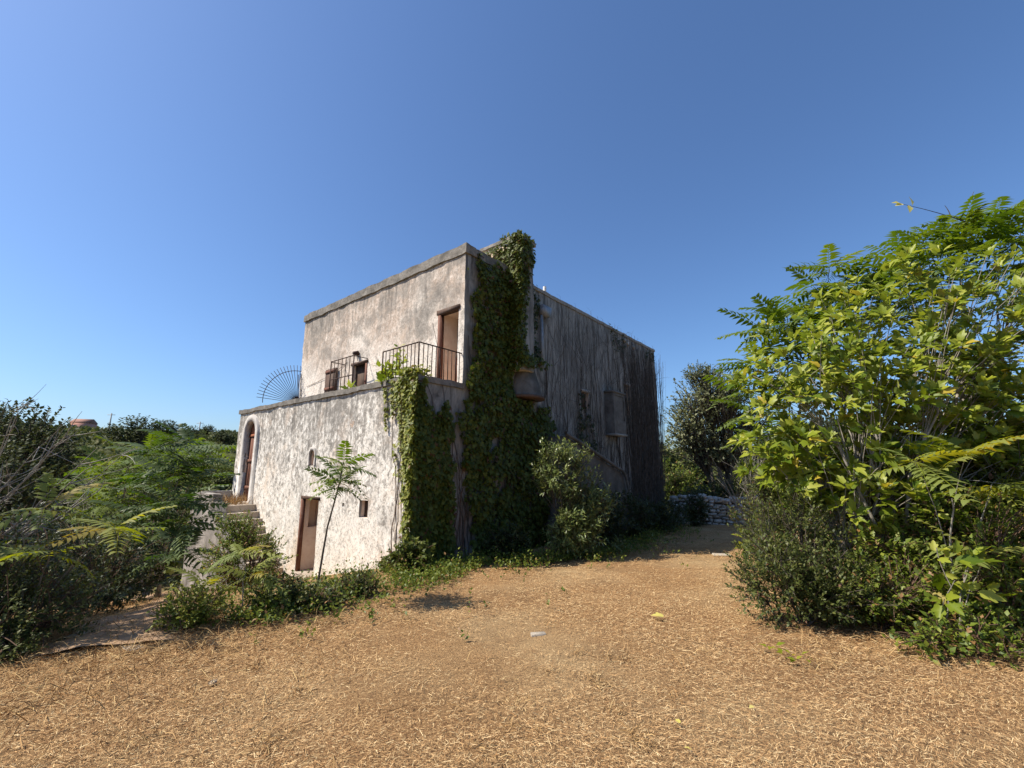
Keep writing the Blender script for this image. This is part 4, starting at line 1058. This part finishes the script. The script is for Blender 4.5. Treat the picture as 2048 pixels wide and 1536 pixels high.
bush('evergreen_tree', 'dense dark green tree behind the dead branches at left', 'tree', place(-15.6, 13.5), [(0, 0, 4.1, 1.5, 1.4, 1.3), (-1.6, 0, 3.4, 1.8, 1.5, 1.7), (.9, 0, 2.8, 1.3, 1.2, 1.4), (.2, -.3, 1.8, 2.2, 1.4, 1.6)], 1700, 8, .4, ROUND, .13, M['scrub_dark'], M['bark_dark'], 6, .09, 250, crown='crown', stem='trunk')
bush('holm_oak', 'tall round topped dark oak on the left skyline', 'tree', place(-24.0, 20.5), [(0, 0, 7.0, 2.6, 2.2, 1.6), (2.2, 0, 6.0, 1.9, 1.6, 1.5), (-2.6, 0, 6.0, 2.2, 2, 1.8), (0, 0, 4.4, 3.2, 2, 1.8)], 1700, 8, .6, ROUND, .19, M['scrub_dark'], M['bark_dark'], 7, .16, 251, crown='crown', stem='trunk', rt=.015)
bush('holm_oak', 'small dark oak just right of the tall round topped one', 'tree', place(-25.3, 24.0), [(0, 0, 5.9, 1.1, 1.1, 1.1), (.3, 0, 4.6, 1.3, 1.2, 1.3)], 500, 8, .5, ROUND, .18, M['scrub_dark'], M['bark_dark'], 4, .09, 252, crown='crown', stem='trunk')

bush('evergreen_tree', 'dark evergreen whose shade falls across the bottom left corner', 'tree', place(-8.0, 4.0), [(0, 0, 2.8, 1.3, 1.3, 1.4), (-.6, .6, 4.2, 1.5, 1.4, 1.3), (.1, -.6, 1.4, 1.3, 1.2, 1.1), (-.3, -1.2, 3.4, 1.3, 1.2, 1.3)], 1500, 8, .4, ROUND, .13, M['shade'], M['bark_dark'], 5, .08, 253, crown='crown', stem='trunk')
bush('evergreen_tree', 'dark evergreen just beyond the left edge behind the dead branches', 'tree', place(-11.3, 7.4), [(0, 0, 3.0, 1.6, 1.4, 1.6), (-.8, .6, 4.2, 1.6, 1.4, 1.4), (.2, -.6, 1.8, 1.5, 1.2, 1.2)], 1000, 8, .4, ROUND, .13, M['shade'], M['bark_dark'], 5, .08, 254, crown='crown', stem='trunk')

# dead branches reaching in from the left edge
def dead_tree():
    rng = np.random.default_rng(61)
    loc = place(-8.6, 6.6)
    t = thing('dead_tree', 'bleached leafless tree whose bare branches reach in from the left edge', 'tree', loc)
    tg = np.array([(-6.5, 6.0, 1.85), (-6.05, 5.9, 1.98), (-5.6, 5.9, 1.85), (-5.25, 5.9, 1.72), (-5.4, 5.8, 1.28), (-5.75, 5.9, 1.55), (-6.3, 6.1, 2.1), (-6.7, 5.8, 1.3), (-6.2, 5.7, 1.0), (-6.9, 6.0, 2.3), (-7.2, 6.3, 2.5), (-5.9, 6.2, 1.2)]) - np.array(loc)
    b0 = np.array([0, 0, .3]) + rng.normal(size=(12, 3)) * .12
    main = bezier(b0, b0 + (tg - b0) * .5 + np.array([0, 0, -.12]) + rng.normal(size=(12, 3)) * .12, tg, 12) + rng.normal(size=(12, 12, 3)) * .012
    parts = [tubes(main, np.linspace(.026, .004, 12)[None] * rng.uniform(.7, 1.2, (12, 1)), 6)]
    s = main[rng.integers(0, 12, 130), rng.integers(4, 12, 130)]
    e = s + rng.normal(size=(130, 3)) * .16 + np.array([.32, -.03, .16]) * rng.uniform(.2, 1.2, (130, 1))
    parts.append(tubes(bezier(s, (s + e) / 2 + rng.normal(size=(130, 3)) * .04, e, 5), np.tile(np.linspace(.007, .002, 5), (130, 1)), 4))
    V, F, _ = merge(parts)
    link('branch', make_mesh('branch', V, F, M['dead'], None, True), t)
    V, F = tubes(np.array([[(0, 0, -.3), (.02, 0, .1), (0, .02, .45)]]), np.array([[.12, .1, .07]]), 8)
    link('trunk', make_mesh('trunk', V, F, M['dead'], None, True), t)
dead_tree()
# bare twig with two yellow leaves at the top of the tallest ailanthus
tw = thing('bare_twig', 'thin bare twig with two yellow leaves against the sky at upper right', 'twig', (10.2, 8.9, 7.0))
pth = bezier([(0, 0, 0)], [(-.6, 0, .25)], [(-1.45, -.1, .37)], 8)
pt2 = bezier([(-.1, 0, .05)], [(.15, 0, .4)], [(.35, 0, .75)], 8)
pt3 = bezier([(-.3, 0, .12)], [(-.3, 0, .25)], [(-.38, 0, .4)], 8)
V, F = tubes(np.concatenate([pth, pt2, pt3]), np.tile(np.linspace(.014, .005, 8), (3, 1)), 4); link('stem', make_mesh('stem', V, F, M['bark_dark']), tw)
ym = make_mesh('leaf', LAUREL[0] * np.array([1.6, 1, 1]), LAUREL[1], M['yellow'])
for p_, d_ in (((-1.45, -.1, .37), (-1, -.2, .1)), ((-1.42, -.1, .37), (-.9, -.3, -.25)), ((-1.3, -.1, .34), (-.3, -.4, -.9)), ((-1.22, -.1, .33), (-.5, -.5, .5))): put('leaf', ym, tw, p_, d_, (.2, -.8, .6), .26)

# ================================================================== DRY STONE WALL
def stone_mesh(seed):
    r = np.random.default_rng(seed)
    V = np.array([(x, y, z) for z in (-1, 1) for y in (-1, 1) for x in (-1, 1)], float) * .5
    V = V * r.uniform(.78, 1.0, (8, 3)) + r.normal(size=(8, 3)) * .03
    ctr = np.array([(0, 0, -.5), (0, 0, .5), (0, -.56, 0), (0, .56, 0), (-.52, 0, 0), (.52, 0, 0)]) + r.normal(size=(6, 3)) * .04
    faces = [(0, 2, 3, 1), (4, 5, 7, 6), (0, 1, 5, 4), (2, 6, 7, 3), (0, 4, 6, 2), (1, 3, 7, 5)]
    F = []
    for k, f in enumerate(faces):
        for i in range(4): F.append((f[i], f[(i + 1) % 4], 8 + k))
    return make_mesh('stone', np.concatenate([V, ctr]), np.array(F), M['stone'])
def stone_wall():
    rng = np.random.default_rng(71)
    A = np.array([6.35, 17.95]); B = np.array([11.4, 16.75]); L = np.linalg.norm(B - A); d = (B - A) / L; nrm = np.array([d[1], -d[0]])
    loc = place(*A); ang = math.atan2(d[1], d[0])
    t = thing('dry_stone_wall', 'low dry stone wall running right from the far corner of the house', 'wall', loc, ang)
    ms = [stone_mesh(700 + i) for i in range(10)]
    z = -.15; row = 0
    while z < 1.0:
        h = rng.uniform(.10, .15); x = rng.uniform(-.1, .1)
        while x < L:
            w = rng.uniform(.11, .36); hh = h * rng.uniform(.75, 1.45)
            g0 = gz(*(A + d * (x + w / 2))) - loc[2]
            if z < .95 or rng.random() < .6:
                o = bpy.data.objects.new('stone', ms[int(rng.integers(0, 10))]); COL.objects.link(o); o.parent = t
                o.location = (x + w / 2, rng.uniform(-.03, .03), z + h / 2 + g0 + .05 * math.sin(x * 2.3) + rng.normal() * .018); o.scale = (w * .96, .36, hh * .92)
                o.rotation_euler = (rng.normal() * .1, rng.normal() * .16, rng.normal() * .12 + (math.pi if rng.random() < .5 else 0))
            x += w
        z += h; row += 1
    V, F = solid([(0, L, -.06, .06, -.3, .88)], [], .3)
    link('rubble_core', make_mesh('rubble_core', V, F, M['bark_dark']), t)
stone_wall()

# ================================================================== FAR HILLSIDE
def far_trees():
    rng = np.random.default_rng(81)
    # five crown meshes shared by the hillside trees
    crowns = []; trunks = []
    for i in range(5):
        P, Dv = ell_tips([(0, 0, .62, .5, .5, .36), (rng.uniform(-.25, .25), rng.uniform(-.2, .2), .75, .33, .33, .26), (rng.uniform(-.3, .3), 0, .45, .4, .4, .25)], 420, rng, .5, .25, 90 + i)
        pos, Tv, Nv = twig_leaves(P, Dv, np.full(len(P), .09), 5, rng)
        V, F, rn = scatter(CLUMP, pos, Tv, Nv, rng.uniform(.035, .065, len(pos)), rng)
        crowns.append([make_mesh('crown', V, F, M[k], rn) for k in ('scrub', 'scrub_dark', 'bramble')])
        V, F, _ = skeleton((0, 0, 0), P, 5, .035, rng, .15, 5, .04, .3, .004)
        trunks.append(make_mesh('trunk', V, F, M['bark_dark'], None, True))
    spots = []
    # (pixel-free) bearing in degrees left of straight ahead, distance, height, tone
    for bear, dist, h, tone in ((40.6, 88, 5.6, 1), (38.4, 105, 3.9, 1), (36.5, 100, 3, 1), (35, 110, 3.0, 1), (33.3, 90, 3.6, 1), (42.6, 104, 2.6, 1), (47.5, 110, 3.0, 1), (49.5, 100, 3.5, 1), (44.5, 66, 2.0, 0), (41.5, 60, 3.2, 0), (39, 64, 3.4, 0), (37, 58, 2.8, 0),
                                (35, 62, 3.2, 0), (33, 56, 3.2, 0), (46.5, 55, 2.2, 0), (43, 47, 2.2, 0), (40.3, 50, 2.8, 0), (37.8, 45, 2.6, 0), (35.6, 48, 2.7, 2), (33.5, 42, 2.8, 0), (45, 38, 2.2, 0), (42, 35, 2.4, 0), (39, 33, 2.4, 0), (36.5, 31, 2.4, 2), (34, 34, 2.6, 0), (43.5, 29, 2.2, 0), (40.3, 27, 2.2, 0), (37.5, 26, 2.0, 2)):
        spots.append((-math.sin(rad(bear)) * dist, math.cos(rad(bear)) * dist, h, tone))
    for k in range(16):
        a = rad(rng.uniform(14, 42)); dist = rng.uniform(36, 70); spots.append((math.sin(a) * dist, math.cos(a) * dist, rng.uniform(4, 6.5), int(rng.integers(0, 2))))
    for i, (x, y, h, tone) in enumerate(spots):
        left = x < 0
        own = {0: 'broad dark tree crowning the left skyline', 1: 'smaller dark skyline tree just right of the broad crowning tree', 4: 'dark skyline tree close to the arched door end of the house'}
        t = thing('hillside_tree', own[i] if i in own else 'low dark tree on the left skyline' if i < 8 else 'rounded olive green tree on the wooded hillside left of the house' if left else 'rounded evergreen tree in the wood behind the stone wall', 'tree', place(x, y), rng.uniform(0, 6.28), 'trees on the left hillside' if left else 'trees beyond the stone wall')
        s = h * rng.uniform(1.0, 1.25)
        q = i % 5
        for nm, me in (('crown', crowns[q][tone]), ('trunk', trunks[q])):
            o = bpy.data.objects.new(nm, me); COL.objects.link(o); o.parent = t; o.scale = (s * 1.15, s * 1.15, h)
            if nm == 'crown': o['kind'] = 'stuff'
    # continuous maquis between them
    n = 5200
    az = rng.uniform(-1.2, 1.05, n); r = rng.uniform(24, 190, n) ** 1.0
    x = np.sin(az) * r; y = np.cos(az) * r
    lx = (x + 1.874) * .633 + (y - 8.4) * .774; ly = (x + 1.874) * -.774 + (y - 8.4) * .633
    ok = ~((lx > -2) & (lx < 14) & (ly > -2) & (ly < 11)) & (vnoise(np.stack([x, y], 1), 9, .03, 3) > -.45)
    x, y, r = x[ok], y[ok], r[ok]
    c = np.stack([x, y, terrain(x, y)], 1)
    k = 14
    idx = np.repeat(np.arange(len(c)), k)
    rr = (.45 + r / 95)[idx]
    u = rdir(rng, len(idx)); u[:, 2] = np.abs(u[:, 2])
    pos = c[idx] + u * rr[:, None] * np.array([1.1, 1.1, .9])
    V, F, rn = scatter(CLUMP, pos, unit(u + .6 * rdir(rng, len(idx)) + np.array([0, 0, .4])), unit(u + np.array([0, 0, .5]) + .4 * rdir(rng, len(idx))), rr * rng.uniform(.28, .55, len(idx)), rng)
    tag(link('maquis', make_mesh('maquis', V, F, M['scrub'], rn)), 'grey green maquis covering the far slopes', 'scrub', kind='stuff')
far_trees()
# pink house and poles on the far hill
loc = place(-99, 100, 0)
ph = thing('far_house', 'small pink house with a low brown roof far off on the left hillside', 'house', (loc[0], loc[1], loc[2] - .2), rad(20)); ph.scale = (.62, .62, .8)
Geo().box(-2.7, 2.7, -3, 3, 0, 4.6).obj('wall', M['pink'], ph)
Geo().prism([(-3.1, 4.6), (3.1, 4.6), (3.1, 4.8), (0, 5.9), (-3.1, 4.8)], 'x', -2.85, 2.85).obj('roof', M['rooftile'], ph)
Geo().box(-2.2, -1.1, -3.06, -2.9, 2.0, 4.0).obj('window', M['glass'], ph)
Geo().box(.8, 1.7, -3.06, -2.9, 2.2, 3.6).obj('window', M['glass'], ph)
for lb, x, y, h in (('slim grey utility pole right of the far pink house', -72.5, 78, 4.6), ('distant utility pole nearer the farmhouse on the left hill', -62, 86, 3.6)):
    p_ = thing('utility_pole', lb, 'pole', place(x, y))
    g = Geo(); g.bar((0, 0, -.3), (0, 0, h), .13, 8, .09); g.obj('post', M['pole'], p_)
    g = Geo(); g.bar((-.7, 0, h - .3), (.7, 0, h - .3), .05, 5); g.obj('cross_arm', M['pole'], p_)

# ================================================================== GROUND COVER, STRAW, LITTER
def strip_cover():
    rng = np.random.default_rng(91)
    c = np.array([(-3.2, 5.2), (-2.7, 5.75), (-2.3, 6.35), (-1.95, 7.0), (-1.5, 7.6), (-.9, 8.15), (-.2, 8.75), (.6, 9.15), (1.5, 9.6), (2.4, 10.6), (3.2, 11.8), (4.3, 13.5), (5.6, 15.6)])
    n = 5200
    t = rng.uniform(0, len(c) - 1, n)
    x = np.interp(t, range(len(c)), c[:, 0]); y = np.interp(t, range(len(c)), c[:, 1])
    w = np.interp(t, [0, 2, 5, 7, 12], [.35, .45, .4, .35, .5])
    o = rng.normal(size=n) * np.where(rng.random(n) < .15, 2.0, 1.0)
    x = x + o * w * -.64 + rng.normal(size=n) * .05; y = y + o * w * .64 + rng.normal(size=n) * .05
    xy = np.stack([x, y], 1)
    ok = vnoise(xy, 12, .7, 3) > -.25
    lx = (x + 1.874) * .633 + (y - 8.4) * .774; ly = (x + 1.874) * -.774 + (y - 8.4) * .633
    ok &= ~((lx > -.05) & (ly > -.05))
    x, y = x[ok], y[ok]
    P = np.stack([x, y, terrain(x, y) + .04], 1)
    Dv = unit(rdir(rng, len(P)) * .9 + np.array([0, 0, .9]))
    L = rng.uniform(.05, .2, len(P)) * (1 + .8 * (vnoise(np.stack([x, y], 1), 14, 1.1, 2) > .2))
    pos, Tv, Nv = twig_leaves(P + Dv * L[:, None], Dv, L, 6, rng)
    V, F, rn = scatter(ROUND, pos, Tv, Nv, rng.uniform(.03, .065, len(pos)), rng)
    tag(link('ground_ivy', make_mesh('ground_ivy', V, F, M['bramble'], rn)), 'trailing ground ivy along the foot of the house walls', 'ground cover', kind='stuff')
strip_cover()

def blades(pos, Tv, Nv, ln, wd, rng, bendz=0.0, simple=False):
    S, T_, N_ = frame(Tv, Nv)
    if simple:
        h = S * wd[:, None] * .5; e = pos + T_ * ln[:, None]
        V = np.stack([pos - h, pos + h, e + h * .7, e - h * .7], 1).reshape(-1, 3)
        return V, np.arange(len(V)).reshape(-1, 4), rng.random(len(pos))
    a = pos - S * wd[:, None] * .5; b_ = pos + S * wd[:, None] * .5
    m0 = pos + T_ * (ln * .55)[:, None] + N_ * (ln * .05)[:, None]
    e = pos + T_ * ln[:, None] - np.array([0, 0, 1.]) * (ln * bendz)[:, None]
    V = np.stack([a, b_, m0 + S * wd[:, None] * .45, m0 - S * wd[:, None] * .45, e + S * wd[:, None] * .2, e - S * wd[:, None] * .2], 1).reshape(-1, 3)
    i = np.arange(len(pos))[:, None] * 6
    F = np.concatenate([i + np.array([[0, 1, 2, 3]]), i + np.array([[3, 2, 4, 5]])], 1).reshape(-1, 4)
    return V, F, np.repeat(rng.random(len(pos)), 2)
def straw():
    rng = np.random.default_rng(95)
    XY = []
    for n, y0, y1, sc in ((280000, .9, 4.2, .58), (200000, 4.2, 8.0, .74), (70000, 8.0, 15.0, 1.1)):
        y = rng.uniform(y0, y1, n); x = rng.uniform(-1, 1, n) * (2.2 + y * 1.05)
        XY.append(np.stack([x, y, np.full(n, sc)], 1))
    XY = np.concatenate(XY); x, y, sc = XY.T
    lx = (x + 1.874) * .633 + (y - 8.4) * .774; ly = (x + 1.874) * -.774 + (y - 8.4) * .633
    ok = ~((lx > -.3) & (ly > -.1)) & (ly < 1.4) & (.8 * vnoise(np.stack([x, y], 1), 18, .22, 4) > -.75 + rng.random(len(x)) * .9)
    x, y, sc = x[ok], y[ok], sc[ok]
    n = len(x)
    flow = .9 * vnoise(np.stack([x, y], 1), 17, .22, 2) * 2 + rng.normal(size=n) * 1.0
    Tv = np.stack([np.cos(flow), np.sin(flow), rng.normal(size=n) * .16 + .05], 1)
    Nv = unit(np.array([0, 0, 1.]) + .5 * rdir(rng, n))
    pos = np.stack([x, y, terrain(x, y) + .012 + rng.random(n) * .018], 1)
    ln = rng.gamma(2.0, .014, n) * sc + .012; wd = rng.uniform(.002, .0052, n) * sc
    V, F, rn = blades(pos, Tv, Nv, np.minimum(ln, .16 * sc), wd, rng, 0, True)
    tag(link('straw', make_mesh('straw', V, F, M['straw'], rn)), 'mown dry straw littering the open plot', 'straw', kind='stuff')
    # uncut stubble and weeds round the edges
    spots = [(-3.6, 3.6, 1.1, .9, 1500), (-3.5, 4.5, .6, .5, 1100), (-4.6, 5.6, .9, .9, 900), (-3.9, 6.5, .7, .8, 700), (3.6, 4.3, .9, .3, 500), (-2.9, 5.1, .6, .25, 500), (4.0, 10.5, 1.4, .8, 350), (2.2, 9.6, 1.2, .3, 300), (-6.0, 7.8, 1.0, 1.0, 700)]
    P = np.concatenate([np.stack([rng.normal(size=k) * rx + cx, rng.normal(size=k) * ry + cy], 1) for cx, cy, rx, ry, k in spots])
    cy = rng.uniform(1.6, 11, 420); cx = rng.uniform(-1, 1, 420) * (1.2 + cy * .75)
    ok = ((cx + 1.874) * .633 + (cy - 8.4) * .774 < -.3) & (vnoise(np.stack([cx, cy], 1), 23, .3, 2) > -.1)
    c2 = np.stack([cx, cy], 1)[ok]
    P = np.concatenate([P, (c2[:, None] + rng.normal(size=(len(c2), 22, 2)) * .045).reshape(-1, 2)])
    n = len(P)
    Tv = unit(np.stack([rng.normal(size=n), rng.normal(size=n), rng.uniform(.1, 1.0, n)], 1))
    V, F, rn = blades(np.stack([P[:, 0], P[:, 1], terrain(P[:, 0], P[:, 1]) + .02], 1), Tv, rdir(rng, n), rng.uniform(.06, .24, n) * np.where(np.arange(n) < n - len(c2) * 22, 1, .42), rng.uniform(.003, .006, n), rng, .25)
    tag(link('dry_weeds', make_mesh('dry_weeds', V, F, M['dryweed'], rn)), 'uncut dry weeds round the edges of the plot', 'weeds', kind='stuff')
straw()
def weed_tuft(label, loc, n, rx, ry, h, seed, mat='dryweed'):
    rng = np.random.default_rng(seed)
    P = np.stack([rng.normal(size=n) * rx, rng.normal(size=n) * ry, np.zeros(n)], 1)
    V, F, rn = blades(P, unit(np.stack([rng.normal(size=n) * .45, rng.normal(size=n) * .45, np.ones(n)], 1)), rdir(rng, n), h * rng.uniform(.3, 1.0, n), rng.uniform(.006, .014, n), rng, .25)
    t = thing('weed_tuft', label, 'weeds', loc)
    link('blades', make_mesh('blades', V, F, M[mat], rn), t, 'stuff')
weed_tuft('tuft of orange dry weeds on the landing at the arched door', (*hw(-.35, 7.7), .48), 260, .2, .3, .55, 301)
weed_tuft('reddish dry weeds at the foot of the front wall left of the low doorway', place(*hw(-.5, 5.0)), 420, .25, .35, .7, 302)

# single small things lying on the straw
def flat_leaf(name, label, x, y, s, me, rz):
    o = link(name, me); o.location = (x, y, gz(x, y) + .045); o.scale = (s, s, s); o.rotation_euler = (.25, -.2, rz)
    return tag(o, label, 'leaf')
ylf = make_mesh('fallen_leaf', FIGS[0][0], FIGS[0][1], M['yellow'])
flat_leaf('fallen_leaf', 'largest yellow fallen leaf lying alone on the open straw', 1.69, 5.22, .12, ylf, 1.2)
flat_leaf('fallen_leaf', 'small yellow leaf lying near the bottom edge of the straw', 1.62, 3.25, .04, ylf, 2.0)
flat_leaf('fallen_leaf', 'pale curled leaf on the straw near the bottom right', 1.05, 3.05, .04, ylf, .3)
flat_leaf('fallen_leaf', 'tiny pale leaf on the straw right of centre at the bottom', .98, 2.8, .035, ylf, 4.3)
def rock(label, x, y, sx, sy, sz, seed, name='stone_chip'):
    r = np.random.default_rng(seed)
    me = stone_mesh(seed); me.materials[0] = M['field']; o = link(name, me); o.location = (x, y, gz(x, y) + sz * .05); o.scale = (sx, sy, sz); o.rotation_euler = (0, 0, r.uniform(0, 3))
    return tag(o, label, 'stone')
rock('flat white stone half buried in the middle of the straw', .26, 4.75, .16, .07, .05, 801)
rock('pale flat stone near the thicket at the edge of the house shadow', 4.55, 9.9, .4, .2, .05, 802)
rock('small grey stone by the dry weeds at left', -2.3, 3.7, .06, .04, .03, 803)
rock('long stone slab edging the path at the left end of the straw', -3.65, 4.5, .6, .16, .05, 804, 'stone_slab')
rock('shorter stone slab on the path behind the long one', -4.3, 4.75, .35, .2, .05, 805, 'stone_slab')
sp = thing('fig_sprig', 'small fallen sprig of yellow green leaves on the straw by the mastic bush', 'sprig', place(2.35, 4.1))
spl = make_mesh('leaf', LAUREL[0] * np.array([1.7, 1, 1]), LAUREL[1], M['ail_yellow'])
rs = random.Random(9)
for k in range(16): put('leaf', spl, sp, (rs.uniform(-.14, .14), rs.uniform(-.12, .14), rs.uniform(.03, .12)), (rs.uniform(-1, 1), rs.uniform(-1, 1), rs.uniform(-.2, .5)), (rs.uniform(-.4, .4), rs.uniform(-.4, .4), 1), rs.uniform(.05, .1))
